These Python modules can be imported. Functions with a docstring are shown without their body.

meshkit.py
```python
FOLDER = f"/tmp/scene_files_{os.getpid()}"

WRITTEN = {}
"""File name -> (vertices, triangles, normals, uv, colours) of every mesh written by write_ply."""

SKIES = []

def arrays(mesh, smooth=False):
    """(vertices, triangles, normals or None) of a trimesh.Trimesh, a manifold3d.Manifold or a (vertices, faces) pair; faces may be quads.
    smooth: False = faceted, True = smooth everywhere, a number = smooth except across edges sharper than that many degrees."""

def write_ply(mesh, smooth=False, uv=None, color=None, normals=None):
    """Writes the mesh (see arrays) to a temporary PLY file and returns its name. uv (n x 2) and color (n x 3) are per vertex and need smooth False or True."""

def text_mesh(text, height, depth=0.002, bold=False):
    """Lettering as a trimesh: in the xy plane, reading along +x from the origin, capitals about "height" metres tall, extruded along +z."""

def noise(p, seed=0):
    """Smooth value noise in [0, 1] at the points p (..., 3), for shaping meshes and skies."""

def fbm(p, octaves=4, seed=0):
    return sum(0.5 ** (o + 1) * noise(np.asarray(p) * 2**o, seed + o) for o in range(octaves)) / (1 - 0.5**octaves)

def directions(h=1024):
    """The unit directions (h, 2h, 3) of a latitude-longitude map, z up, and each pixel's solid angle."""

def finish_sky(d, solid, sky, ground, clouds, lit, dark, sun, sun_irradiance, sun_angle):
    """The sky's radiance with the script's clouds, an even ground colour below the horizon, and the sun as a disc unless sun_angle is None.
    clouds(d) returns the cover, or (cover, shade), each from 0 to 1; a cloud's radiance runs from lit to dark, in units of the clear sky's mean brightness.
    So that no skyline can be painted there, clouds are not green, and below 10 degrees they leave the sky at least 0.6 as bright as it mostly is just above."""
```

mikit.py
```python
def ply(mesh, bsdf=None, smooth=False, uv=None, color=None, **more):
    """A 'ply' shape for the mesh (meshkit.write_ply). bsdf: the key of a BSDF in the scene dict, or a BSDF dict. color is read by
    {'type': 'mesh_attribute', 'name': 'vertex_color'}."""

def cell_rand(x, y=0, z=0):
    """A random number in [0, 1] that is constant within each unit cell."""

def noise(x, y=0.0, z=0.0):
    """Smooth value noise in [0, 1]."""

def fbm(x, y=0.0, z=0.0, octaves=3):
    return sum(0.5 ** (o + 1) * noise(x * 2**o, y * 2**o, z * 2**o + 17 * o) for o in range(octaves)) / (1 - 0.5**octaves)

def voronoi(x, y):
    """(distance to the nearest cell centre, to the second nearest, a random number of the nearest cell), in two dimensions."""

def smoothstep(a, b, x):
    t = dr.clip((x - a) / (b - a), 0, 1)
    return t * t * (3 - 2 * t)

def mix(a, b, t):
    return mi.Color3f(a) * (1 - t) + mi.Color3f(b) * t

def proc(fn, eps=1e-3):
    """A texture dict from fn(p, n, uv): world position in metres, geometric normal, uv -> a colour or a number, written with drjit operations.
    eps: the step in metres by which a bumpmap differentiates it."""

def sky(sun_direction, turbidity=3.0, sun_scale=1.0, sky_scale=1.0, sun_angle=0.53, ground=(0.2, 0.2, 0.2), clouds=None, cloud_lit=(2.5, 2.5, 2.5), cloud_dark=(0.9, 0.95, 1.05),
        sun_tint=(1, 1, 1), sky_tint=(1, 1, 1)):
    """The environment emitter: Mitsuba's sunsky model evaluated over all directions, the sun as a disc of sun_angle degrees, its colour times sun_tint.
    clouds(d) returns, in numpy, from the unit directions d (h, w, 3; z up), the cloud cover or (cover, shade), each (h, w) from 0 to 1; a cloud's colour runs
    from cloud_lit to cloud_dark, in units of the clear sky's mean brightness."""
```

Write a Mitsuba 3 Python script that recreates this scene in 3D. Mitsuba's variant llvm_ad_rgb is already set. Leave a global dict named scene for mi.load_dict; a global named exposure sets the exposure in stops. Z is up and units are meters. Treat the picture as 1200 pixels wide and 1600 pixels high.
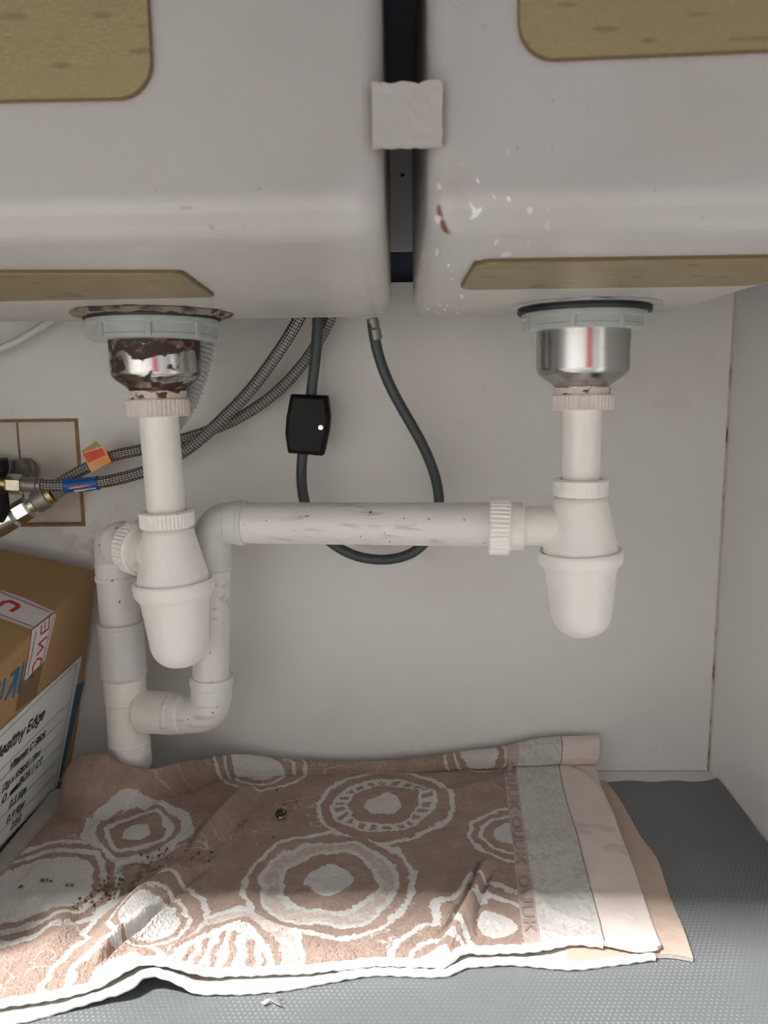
import math, random
import numpy as np, trimesh, manifold3d as m3, drjit as dr, mitsuba as mi
import mikit, meshkit
from mikit import proc, noise, fbm, smoothstep, mix, voronoi, cell_rand
from shapely.geometry import Polygon, box as sbox, LineString
random.seed(7); rng = np.random.default_rng(7)
T = mi.ScalarTransform4f
scene, labels = {}, {}

# ------------------------------------------------------------------ camera
# x right, y into the cabinet, z up; z = 0 is the cabinet's base board.
F, H = 1200.0, 0.432
yc = np.array([22 / F, -187 / F, 1.0]); yc /= np.linalg.norm(yc)
dn = np.array([math.sin(math.radians(.5)), math.cos(math.radians(.5)), 0.0]); dn -= dn.dot(yc) * yc; dn /= np.linalg.norm(dn)
xc = np.cross(dn, yc)
EYE = np.array([0.0, 0.0, H])
fwd = np.array([xc[2], yc[2], -dn[2]]); upv = np.array([-xc[1], -yc[1], dn[1]])
scene['camera'] = dict(type='thinlens', fov=2 * math.degrees(math.atan(600 / F)), fov_axis='x', aperture_radius=.0011, focus_distance=.70,
                       near_clip=.01, far_clip=50., to_world=T().look_at(origin=EYE.tolist(), target=(EYE + fwd).tolist(), up=upv.tolist()))
exposure = 0.0
# ------------------------------------------------------------------ light: a ceiling batten of the kitchen and soft daylight of the room
scene['room_daylight'] = dict(type='constant', radiance=dict(type='rgb', value=[.57, .576, .588]))
LAMP = dict(x=-1.05, y=-.36, z=2.25, w=.60, d=.18, power=660.0)


def ray(px, py):
    c = np.array([(px - 600) / F, (py - 800) / F, 1.0])
    return np.array([c @ xc, c @ yc, -(c @ dn)])
def at(px, py, Y):                       # the point at depth Y behind a place in the photograph
    d = ray(px, py); return EYE + d * (Y / d[1])
def on(px, py, Z=0.0):                   # the point at height Z
    d = ray(px, py); return EYE + d * ((Z - H) / d[2])
def zz(px, py, Y): return at(px, py, Y)[2]

# ------------------------------------------------------------------ materials
def rgb(*c): return dict(type='rgb', value=list(c))
def mat(name, col, rough=.5, spec=.5, metal=0., bump=None, bscale=1., eps=1e-3, **k):
    b = dict(type='principled', base_color=rgb(*col) if isinstance(col, (tuple, list)) else proc(col), roughness=proc(rough) if callable(rough) else rough,
             metallic=proc(metal) if callable(metal) else metal, specular=spec, **k)
    if bump is not None:
        b = dict(type='bumpmap', nested=b, arbitrary=proc(bump, eps), scale=bscale)
    scene[name] = dict(type='twosided', nested=b)
    return name
def C3(*c): return mi.Color3f(*c)

RUST0 = at(691, 342, .364).tolist()
def sink_col(p, n, uv):
    c = mix(C3(.375, .358, .342), C3(.335, .319, .305), smoothstep(.35, .75, fbm(p.x * 9, p.y * 9, p.z * 9)))
    c = mix(c, C3(.385, .378, .372), smoothstep(.55, .8, noise(p.x * 14 + 5, p.y * 9, p.z * 12)) * .6)
    spk = noise(p.x * 260, p.y * 260, p.z * 260)
    c = mix(c, C3(.20, .17, .15), smoothstep(.9, .94, spk) * smoothstep(.55, .8, noise(p.x * 31, p.y * 31, p.z * 31 + 4)) * .5)
    # rust run at the lower corner of the small bowl
    dz = RUST0[2] - p.z; dx = (p.x - RUST0[0]) - .40 * dz - 18 * dr.square(dz)
    r = dr.exp(-dr.square(dx / (.0010 + .10 * dr.maximum(dz, 0.)))) * smoothstep(.0070, .0050, dr.abs(dz)) * smoothstep(.10, .35, noise(p.x * 500, p.y * 300, p.z * 400))
    r = r * smoothstep(.3735, .3705, p.y)
    c = mix(c, C3(.13, .048, .02), dr.clip(r * 1.3, 0, 1))
    hal = dr.exp(-dr.square((p.x - RUST0[0] - .004) / .009) - dr.square((p.z - RUST0[2] - .014) / .012)) * dr.select(p.y < .45, .45, 0.)
    c = mix(c, C3(.24, .18, .14), hal * fbm(p.x * 150, p.y * 150, p.z * 90))
    # scuffs near that corner
    sc = smoothstep(.80, .86, noise(p.x * 330 + p.z * 200, p.y * 60, p.z * 150 - p.x * 130)) * dr.exp(-dr.square((p.x - RUST0[0] - .018) / .022) - dr.square((p.z - RUST0[2] - .004) / .016))
    c = mix(c, C3(.62, .61, .60), dr.clip(sc * 1.6, 0, 1))
    return c
mat('m_sink', sink_col, .34, .5, bump=lambda p, n, uv: fbm(p.x * 120, p.y * 120, p.z * 120) * .35 + noise(p.x * 18, p.y * 18, p.z * 18), bscale=.0006)

def pad_col(p, n, uv):
    c = mix(C3(.33, .272, .145), C3(.29, .236, .124), fbm(p.x * 40, p.y * 40, p.z * 40))
    w = noise(p.x * 900, p.y * 900, p.z * 900)
    c = mix(c, C3(.20, .153, .070), w * .35)
    return mix(c, C3(.06, .05, .03), smoothstep(.80, .9, noise(p.x * 55, p.y * 120, p.z * 200)) * .3)
mat('m_pad', pad_col, .42, .4, metal=.6, bump=lambda p, n, uv: noise(p.x * 950, p.y * 950, p.z * 950), bscale=.00016, eps=3e-4)
mat('m_pad_edge', (.13, .085, .045), .7)
mat('m_putty', lambda p, n, uv: mix(C3(.39, .373, .353), C3(.35, .333, .315), fbm(p.x * 90, p.y * 90, p.z * 90)), .7, .3,
    bump=lambda p, n, uv: fbm(p.x * 300, p.y * 300, p.z * 300), bscale=.0002)

HC = at(120, 820, .83).tolist()
def wall_col(p, n, uv):
    c = mix(C3(.655, .655, .628), C3(.62, .62, .595), fbm(p.x * 7, p.y * 7, p.z * 7))
    c = mix(c, C3(.57, .535, .50), smoothstep(.55, .85, fbm(p.x * 13 + 3, p.y, p.z * 9)) * .35)
    near = dr.exp(-dr.square((p.x - HC[0] - .012) / .03) - dr.square((p.z - HC[2] + .005) / .04))
    c = mix(c, C3(.36, .17, .08), near * smoothstep(.42, .75, fbm(p.x * 60, p.y, p.z * 45)) * .75)
    drip = smoothstep(.80, .9, noise(p.x * 55, p.y, p.z * 60)) * smoothstep(.10, .0, dr.abs(p.z - .42))
    return mix(c, C3(.48, .43, .39), drip * .12)
mat('m_wall', wall_col, .33, .5)
mat('m_wall_side', lambda p, n, uv: mix(C3(.66, .655, .635), C3(.61, .61, .595), fbm(p.x * 6, p.y * 9, p.z * 5)), .35, .45)
mat('m_brown_edge', lambda p, n, uv: mix(C3(.17, .10, .055), C3(.34, .22, .12), fbm(p.x * 70, p.y * 70, p.z * 70)), .85, .2)
mat('m_seam', lambda p, n, uv: mix(C3(.50, .44, .36), C3(.16, .085, .04), smoothstep(.5, .75, fbm(p.x * 30, p.y * 30, p.z * 34)) + smoothstep(.03, .0, p.z) * .6), .8, .2)
mat('m_tile', lambda p, n, uv: mix(C3(.60, .555, .47), C3(.54, .50, .43), fbm(p.x * 30, p.y * 30, p.z * 30)), .3, .5)
mat('m_board', (.60, .585, .56), .45)
mat('m_dark_stone', (.045, .058, .098), .35, .5)
mat('m_rail', (.50, .51, .52), .6)

DS = .0040
def dots(p):
    v = p.y / (DS * .866); row = dr.floor(v + .5)
    sh = (row - 2 * dr.floor(row * .5)) * .5
    u = p.x / DS + sh
    du = (u - dr.floor(u + .5)) * DS; dv = (v - row) * DS * .866
    return smoothstep(.00105, .0003, dr.sqrt(du * du + dv * dv))
def mat_col(p, n, uv):
    c = mix(C3(.132, .140, .144), C3(.114, .121, .125), fbm(p.x * 12, p.y * 12, 0.))
    dust = smoothstep(.40, .7, fbm(p.x * 9 + 2, p.y * 13, 1.))
    return mix(c, C3(.42, .45, .45), dots(p) * (.10 + .35 * dust))
mat('m_mat', mat_col, .36, .5, bump=lambda p, n, uv: dots(p), bscale=.00035, eps=3e-4)

def pvc_col(p, n, uv):
    c = mix(C3(.68, .665, .65), C3(.63, .615, .60), fbm(p.x * 22, p.y * 22, p.z * 22))
    st = fbm(p.x * 30, p.y * 180, p.z * 200)
    c = mix(c, C3(.36, .34, .32), smoothstep(.56, .80, st) * smoothstep(.40, .7, noise(p.x * 17, p.y * 17, p.z * 17 + 9)) * .7)
    sp = noise(p.x * 230, p.y * 230, p.z * 230 + 3)
    return mix(c, C3(.10, .09, .08), smoothstep(.895, .925, sp) * .9)
mat('m_pvc', pvc_col, .33, .5)
mat('m_pvc_warm', lambda p, n, uv: mix(C3(.74, .71, .665), C3(.69, .66, .615), fbm(p.x * 30, p.y * 30, p.z * 30)), .33, .5)
mat('m_pvc_grey', lambda p, n, uv: mix(C3(.60, .595, .59), C3(.54, .535, .53), fbm(p.x * 26, p.y * 26, p.z * 26)), .33, .5)
mat('m_trap', lambda p, n, uv: mix(C3(.80, .785, .75), C3(.76, .74, .705), fbm(p.x * 24, p.y * 24, p.z * 24)), .30, .5)
mat('m_nut', lambda p, n, uv: mix(C3(.66, .61, .58), C3(.58, .52, .49), fbm(p.x * 80, p.y * 80, p.z * 40)), .45, .4)
mat('m_locknut', (.34, .375, .36), .30, .5)
mat('m_glue', (.38, .30, .14), .6)

scene['steel_bare'] = dict(type='twosided', nested=dict(type='roughconductor', alpha=.06, eta=rgb(2.6, 2.55, 2.45), k=rgb(3.3, 3.2, 3.1)))
mat('m_steel_chrome', (.72, .72, .72), .22, metal=1.)
ZR0, ZR1 = float(zz(240, 612, .68)), float(zz(240, 530, .68))
def rust_w(p, n, uv):
    h = (p.z - ZR0) / (ZR1 - ZR0)       # 0 at the neck, 1 at the nut
    f = fbm(p.x * 75 + 1.3, p.y * 75, p.z * 90, octaves=4)
    w = smoothstep(.48, .55, f + .32 * smoothstep(.45, 1., h) + .40 * smoothstep(.22, .0, h) - .12)
    return w
def rust_col(p, n, uv):
    return mix(C3(.035, .018, .014), C3(.17, .10, .075), smoothstep(.5, .75, fbm(p.x * 160, p.y * 160, p.z * 160)))
scene['m_steel_rusty'] = dict(type='blendbsdf', weight=proc(rust_w),
    a=dict(type='twosided', nested=dict(type='roughconductor', alpha=.06, eta=rgb(2.6, 2.55, 2.45), k=rgb(3.3, 3.2, 3.1))),
    b=dict(type='twosided', nested=dict(type='principled', base_color=proc(rust_col), roughness=.6)))
mat('m_rust_ring', lambda p, n, uv: mix(C3(.60, .52, .47), C3(.10, .045, .025), smoothstep(.50, .62, fbm(p.x * 110, p.y * 110, p.z * 160))), .7, .3)
mat('m_rubber', (.012, .013, .018), .5)
mat('m_residue', lambda p, n, uv: mix(C3(.21, .175, .135), C3(.045, .035, .03), smoothstep(.45, .65, fbm(p.x * 100, p.y * 100, p.z * 220))), .6, .4,
    bump=lambda p, n, uv: fbm(p.x * 250, p.y * 250, p.z * 250), bscale=.003)

def hose_grey(p, n, uv):
    a = dr.sin((uv.x * 16 + uv.y * 900) * 6.2832 / 2) * dr.sin((uv.x * 16 - uv.y * 900) * 6.2832 / 2)
    return mix(C3(.030, .038, .042), C3(.055, .065, .07), a * .5 + .5)
mat('m_hose_grey', hose_grey, .45, .5)
def braid_h(p, n, uv):
    return dr.sin((uv.x * 14 + uv.y * 310) * 3.14159) * dr.sin((uv.x * 14 - uv.y * 310) * 3.14159)
mat('m_braid', lambda p, n, uv: mix(C3(.10, .098, .093), C3(.42, .41, .39), smoothstep(-.5, .6, braid_h(p, n, uv))), .38, metal=.7,
    bump=braid_h, bscale=.0004, eps=2e-4)
mat('m_corrugated', (.40, .42, .41), .4)
mat('m_black_plastic', (.005, .0055, .006), .5, .25)
mat('m_brass', lambda p, n, uv: mix(C3(.62, .45, .20), C3(.42, .29, .13), fbm(p.x * 200, p.y * 200, p.z * 200)), .3, metal=.9)
mat('m_pale_brass', (.62, .58, .46), .3, metal=.85)
mat('m_grey_metal', lambda p, n, uv: mix(C3(.34, .33, .30), C3(.20, .19, .17), fbm(p.x * 150, p.y * 150, p.z * 150)), .42, metal=.6)
mat('m_blue_tape', (.012, .085, .36), .35)
mat('m_orange', lambda p, n, uv: mix(C3(.72, .25, .06), C3(.78, .36, .14), noise(p.x * 120, p.y * 120, p.z * 120)), .45)
mat('m_red', (.60, .06, .025), .5)
mat('m_gold_print', (.35, .24, .08), .5)
mat('m_white_cable', (.62, .61, .59), .4)

def card_col(p, n, uv):
    c = mix(C3(.36, .225, .105), C3(.31, .19, .09), fbm(p.x * 14, p.y * 14, p.z * 14))
    return mix(c, C3(.27, .165, .08), noise(p.x * 40, p.y * 400, p.z * 40) * .35)
mat('m_card', card_col, .65, .3)
mat('m_card_dark', (.15, .088, .040), .3, .5)
mat('m_paper', lambda p, n, uv: mix(C3(.64, .655, .65), C3(.58, .60, .60), fbm(p.x * 20, p.y * 20, p.z * 20)), .6, .3)
mat('m_tape_white', (.60, .565, .56), .3, .5)
mat('m_tape_pink', (.60, .44, .42), .35)
mat('m_tape_line', (.20, .06, .09), .4)
mat('m_tape_red', (.42, .022, .035), .35)
mat('m_ink', (.012, .012, .014), .6)
mat('m_rule', (.22, .235, .24), .6)
mat('m_blue_print', (.012, .12, .27), .5)
mat('m_blue_band', (.012, .075, .16), .5)
mat('m_crumb', lambda p, n, uv: mix(C3(.06, .04, .02), C3(.38, .27, .13), smoothstep(.4, .8, noise(p.x * 700, p.y * 700, p.z * 700))), .7)
mat('m_pod', lambda p, n, uv: mix(C3(.02, .018, .01), C3(.42, .32, .14), smoothstep(.55, .8, noise(p.x * 420 - 3, p.y * 420, p.z * 420))), .4)
mat('m_scrap', (.75, .76, .76), .35)
mat('m_foil', (.36, .38, .36), .3, metal=.4)

# ------------------------------------------------------------------ towel colours: rings woven in the terry, laid out in plan coordinates (metres)
BROWN, BROWN2, PALE, MID = C3(.295, .215, .178), C3(.34, .252, .21), C3(.53, .515, .49), C3(.445, .375, .335)
# centre (x, y), radii of the successive colour changes; colours alternate from pale
def ring_set(pc, *radii): c = on(*pc, .014); return (float(c[0]), float(c[1]), radii)
RINGS = [
    (ring_set((517, 1374), .0205, .0405, .046, .056, .0605, .0690, .0745), 'PBPMPBP'),
    (ring_set((600, 1253), .0195, .036, .0395, .049, .0535, .066, .0715), 'PBPLPBP'),
    (ring_set((215, 1298), .0130, .0255, .0315, .0385, .0520), 'PBPBP'),
    (ring_set((345, 1505), .0330, .0400, .0450, .0570, .0620), 'SPBMP'),
    (ring_set((812, 1300), .0230, .0330, .0370, .0440, .0485), 'PBPBP'),
    (ring_set((775, 1440), .0140, .0300, .0350, .0450, .0520), 'PBPBP'),
    (ring_set((62, 1385), .0440, .0510, .0570, .0640, .0700), 'PBPBP'),
    (ring_set((232, 1440), .0240, .0290, .0330, .0450, .0500), 'PBPBP'),
    (ring_set((690, 1500), .0130, .0210, .0260, .0380, .0430), 'PBPBP'),
    (ring_set((410, 1195), .0270, .0350, .0390, .0480, .0520), 'PBPBP'),
    (ring_set((745, 1180), .0200, .0270, .0310, .0390, .0420), 'PBPBP'),
    (ring_set((180, 1530), .0180, .0300, .0360, .0480, .0540), 'PBPBP'),
]
BA = on(787, 1200, .014).tolist(); BB = on(818, 1465, .014).tolist()         # woven band, its left edge
BL = (BB[0] - BA[0]) / (BB[1] - BA[1])
BC = on(872, 1200, .014).tolist(); BD = on(945, 1465, .014).tolist()         # where the flat border begins
BM = (BD[0] - BC[0]) / (BD[1] - BC[1])
def towel_col(p, n, uv):
    x, y = uv.x, uv.y
    wx = (fbm(x * 45, y * 45, 3.) - .5) * .012 + (noise(x * 190, y * 190) - .5) * .0022 + (noise(x * 700, y * 700, 1.) - .5) * .0020
    wy = (fbm(x * 45, y * 45, 9.) - .5) * .012 + (noise(x * 190, y * 190, 5.) - .5) * .0022 + (noise(x * 700, y * 700, 7.) - .5) * .0020
    X, Y = x + wx, y + wy
    grain = fbm(x * 420, y * 700, 2.)
    br = mix(BROWN, BROWN2, smoothstep(.3, .8, fbm(x * 60, y * 60, 1.)))
    br = mix(br, C3(.23, .16, .128), smoothstep(.45, .8, grain) * .45)
    pa = mix(PALE, C3(.43, .405, .38), smoothstep(.5, .85, grain) * .5)
    md = mix(MID, PALE, smoothstep(.45, .75, noise(x * 240, y * 420)) * .5)
    col = br
    # a few thin pale wandering lines on the brown ground
    w = dr.abs(fbm(x * 26, y * 62, 5.) - .5)
    col = mix(col, pa, smoothstep(.012, .006, w) * smoothstep(.5, .6, noise(x * 18, y * 18, 8.)) * .7)
    best = mi.Float(9.)
    for (cx, cy, radii), kinds in RINGS:
        ang = dr.atan2(Y - cy, X - cx)
        d = dr.sqrt(dr.square(X - cx) + dr.square((Y - cy)))
        inner = mi.Float(0.); c = mi.Color3f(col)
        for r0, r1, k in zip((0,) + radii[:-1], radii, kinds):
            sel = (d >= r0) & (d < r1)
            if k == 'P': v = pa
            elif k == 'B': v = br
            elif k == 'M': v = md
            elif k == 'L': v = mix(br, pa, smoothstep(-.1, .25, dr.sin(ang * 22)))          # ladder of small squares
            else: v = mix(br, pa, smoothstep(-.35, .0, dr.sin(X * 560 + 2 * fbm(x * 60, y * 60))))  # upright stripes
            c = dr.select(sel, v, c)
        rel = d / radii[-1]
        take = (rel < 1) & (rel < best)
        col = dr.select(take, c, col); best = dr.select(take, rel, best)
    # woven lettering strip, pale terry strip, flat border
    s0 = x - (BA[0] + BL * (y - BA[1])); s1 = x - (BC[0] + BM * (y - BC[1]))
    strip = mix(C3(.40, .315, .285), C3(.47, .385, .35), noise(x * 300, y * 500))
    col = dr.select(s0 > 0, strip, col)
    col = dr.select(s0 > .0135, mix(pa, C3(.43, .405, .38), smoothstep(.52, .8, noise(x * 380 + y * 130, y * 250)) * .6), col)
    flat = mix(C3(.585, .50, .465), C3(.62, .545, .51), fbm(x * 70, y * 70))
    stain = smoothstep(.70, .80, fbm(x * 32 + 4, y * 32, 2.))
    flat = mix(flat, C3(.40, .33, .31), stain * .4)
    col = dr.select(s1 > 0, flat, col)
    col = dr.select(dr.abs(s1) < .0006, C3(.28, .235, .22), col)
    # grime where dirt has gathered in the folds at the left
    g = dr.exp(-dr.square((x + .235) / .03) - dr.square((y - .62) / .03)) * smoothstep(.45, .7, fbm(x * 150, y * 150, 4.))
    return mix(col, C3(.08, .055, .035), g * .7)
mat('m_towel', towel_col, .9, .15, sheen=.4, bump=lambda p, n, uv: fbm(uv.x * 800, uv.y * 800, 1., octaves=2) * dr.select(uv.x - (BC[0] + BM * (uv.y - BC[1])) > 0, .25, 1.), bscale=.0020, eps=3e-4)
mat('m_towel_back', lambda p, n, uv: mix(C3(.50, .48, .45), C3(.37, .345, .32), fbm(p.x * 220, p.y * 220, p.z * 220)), .95, .1,
    bump=lambda p, n, uv: fbm(p.x * 400, p.y * 400, p.z * 400), bscale=.0016)
mat('m_towel_tan', lambda p, n, uv: mix(C3(.42, .315, .262), C3(.48, .37, .31), fbm(p.x * 90, p.y * 90, p.z * 90)), .9, .1)
mat('m_hem', lambda p, n, uv: mix(C3(.80, .80, .79), C3(.70, .69, .67), noise(p.x * 380, p.y * 380, p.z * 380)), .8, .2)
mat('m_weave', (.335, .25, .23), .9, .1)

# ------------------------------------------------------------------ helpers
def num(key):
    if key not in scene and key not in labels: return key
    k = 1
    while f'{key}_{k:03d}' in scene or f'{key}_{k:03d}' in labels: k += 1
    return f'{key}_{k:03d}'
def thing(name, label, cat, group=None):
    key = num(name); labels[key] = dict(label=label, category=cat)
    if group: labels[key]['group'] = group
    return key
def struct(name, mesh, m, label, smooth=False):
    scene[name] = mikit.ply(mesh, m, smooth); labels[name] = dict(label=label, kind='structure'); return name
def part(parent, name, mesh, m, smooth=30, label=None, kind=None, **k):
    key = num(f'{parent}__{name}')
    scene[key] = mikit.ply(mesh, m, smooth, **k)
    if label or kind:
        labels[key] = {}
        if label: labels[key]['label'] = label
        if kind: labels[key]['kind'] = kind
    return key
def cat(*ms): return trimesh.util.concatenate(list(ms))
def tm(man):
    m = man.to_mesh(); return trimesh.Trimesh(m.vert_properties[:, :3], m.tri_verts, process=False)
def bx(x0, x1, y0, y1, z0, z1, bev=0.):
    if bev <= 0:
        m = trimesh.creation.box(extents=[x1 - x0, y1 - y0, z1 - z0]); m.apply_translation([(x0 + x1) / 2, (y0 + y1) / 2, (z0 + z1) / 2]); return m
    s = [m3.Manifold.sphere(bev, 16).translate([x, y, z]) for x in (x0 + bev, x1 - bev) for y in (y0 + bev, y1 - bev) for z in (z0 + bev, z1 - bev)]
    return tm(m3.Manifold.batch_hull(s))
def frame(z):
    z = np.asarray(z, float); z = z / np.linalg.norm(z)
    x = np.cross([0, 1, 0] if abs(z[1]) < .9 else [1, 0, 0], z); x /= np.linalg.norm(x)
    M = np.eye(4); M[:3, 0], M[:3, 1], M[:3, 2] = x, np.cross(z, x), z; return M
def place(mesh, origin, axis=(0, 0, 1)):
    M = frame(axis); M[:3, 3] = origin; mesh = mesh.copy(); mesh.apply_transform(M); return mesh
def lathe(prof, n=72, knurl=(), teeth=36, amp=.03):
    """profile [(r, z), ...] turned around z, closed on the axis when r = 0; rows in knurl carry teeth."""
    prof = np.array(prof, float); a = np.arange(n) * 2 * np.pi / n
    mod = 1 - amp * (np.mod(a * teeth / (2 * np.pi), 1) < .5)
    V = []
    for i, (r, z) in enumerate(prof):
        rr = r * (mod if i in knurl else np.ones(n)); V.append(np.stack([rr * np.cos(a), rr * np.sin(a), np.full(n, z)], 1))
    V = np.vstack(V); Fc = []
    for i in range(len(prof) - 1):
        j = np.arange(n); k = (j + 1) % n; A, B = i * n, (i + 1) * n
        Fc += [np.stack([A + j, A + k, B + k], 1), np.stack([A + j, B + k, B + j], 1)]
    m = trimesh.Trimesh(V, np.vstack(Fc), process=False)
    m.merge_vertices(); m.update_faces(m.nondegenerate_faces()); 
    if m.volume < 0: m.invert()
    return m
def nut_mesh(r, h, bore, teeth=40, amp=.035, bev=.0012):
    return lathe([(bore, 0), (r - bev, 0), (r, bev), (r, bev * 1.01), (r, h - bev * 1.01), (r, h - bev), (r - bev, h), (bore, h), (bore, 0)], n=teeth * 4, knurl=(3, 4), teeth=teeth, amp=amp)
def spline(pts, n=80):
    p = np.asarray(pts, float); d = np.r_[0, np.cumsum(np.linalg.norm(np.diff(p, axis=0), axis=1) ** .5)]
    from scipy.interpolate import CubicSpline
    q = CubicSpline(d, p)(np.linspace(0, d[-1], n * 4)); s = np.r_[0, np.cumsum(np.linalg.norm(np.diff(q, axis=0), axis=1))]
    t = np.linspace(0, s[-1], n); return np.stack([np.interp(t, s, q[:, k]) for k in range(3)], 1)
def tube(path, r, n=28, caps=True, uv=False):
    p = np.asarray(path, float); r = np.broadcast_to(r, (len(p),)).astype(float)
    t = np.gradient(p, axis=0) if len(p) > 2 else np.repeat(p[1:] - p[:1], 2, 0)
    bad = np.linalg.norm(t, axis=1) < 1e-12; t[bad] = np.roll(t, 1, 0)[bad]; t /= np.linalg.norm(t, axis=1, keepdims=True)
    a = np.cross(t[0], [0, 1, 0] if abs(t[0][1]) < .8 else [1, 0, 0]); a /= np.linalg.norm(a); A = []
    for k in range(len(p)):
        a = a - a.dot(t[k]) * t[k]; a /= np.linalg.norm(a); A.append(a)
    A = np.array(A); B = np.cross(t, A); m = n + 1 if uv else n
    g = np.arange(m) * 2 * np.pi / n
    V = (p[:, None] + r[:, None, None] * (np.cos(g)[None, :, None] * A[:, None] + np.sin(g)[None, :, None] * B[:, None])).reshape(-1, 3)
    i, j = np.meshgrid(np.arange(len(p) - 1), np.arange(n), indexing='ij'); k = (j + 1) if uv else (j + 1) % n
    Q = np.stack([i * m + j, i * m + k, (i + 1) * m + k, (i + 1) * m + j], -1).reshape(-1, 4)
    Fc = [Q[:, [0, 1, 2]], Q[:, [0, 2, 3]]]
    s = np.r_[0, np.cumsum(np.linalg.norm(np.diff(p, axis=0), axis=1))]
    U = np.stack([np.tile(g / (2 * np.pi), len(p)), np.repeat(s, m)], 1)
    if caps:
        c0, c1 = len(V), len(V) + 1; V = np.vstack([V, p[0], p[-1]]); U = np.vstack([U, [0, 0], [0, s[-1]]]); jj = np.arange(n); kk = jj + 1 if uv else (jj + 1) % n
        Fc += [np.stack([kk, jj, 0 * jj + c0], 1), np.stack([(len(p) - 1) * m + jj, (len(p) - 1) * m + kk, 0 * jj + c1], 1)]
    M = trimesh.Trimesh(V, np.vstack(Fc), process=False)
    return (M, U) if uv else M
def hose(path, r, n=26):
    M, U = tube(path, r, n, True, True); return M, U
def runs(a, b, prof, n=48):
    """a straight turned piece from a to b; prof rows (fraction along, radius)."""
    a, b = np.asarray(a, float), np.asarray(b, float); L = np.linalg.norm(b - a)
    m = lathe([(0, prof[0][0] * L)] + [(r, f * L) for f, r in prof] + [(0, prof[-1][0] * L)], n)
    return place(m, a, b - a)
def prism(poly, d0, d1):
    m = trimesh.creation.extrude_polygon(poly, d1 - d0, engine='earcut'); m.apply_translation([0, 0, d0]); return m
def to_xz(m, Y, sgn=1):     # a mesh drawn in (x, z) with its height along -y
    v = m.vertices.copy(); m = m.copy(); m.vertices = np.stack([v[:, 0], Y - v[:, 2], v[:, 1]], 1); return m
def lump(mesh, amp, freq, seed=0):
    m = mesh.copy(); n = m.vertex_normals; m.vertices = m.vertices + n * ((meshkit.fbm(m.vertices * freq, 3, seed) - .5) * 2 * amp)[:, None]; return m

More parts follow.
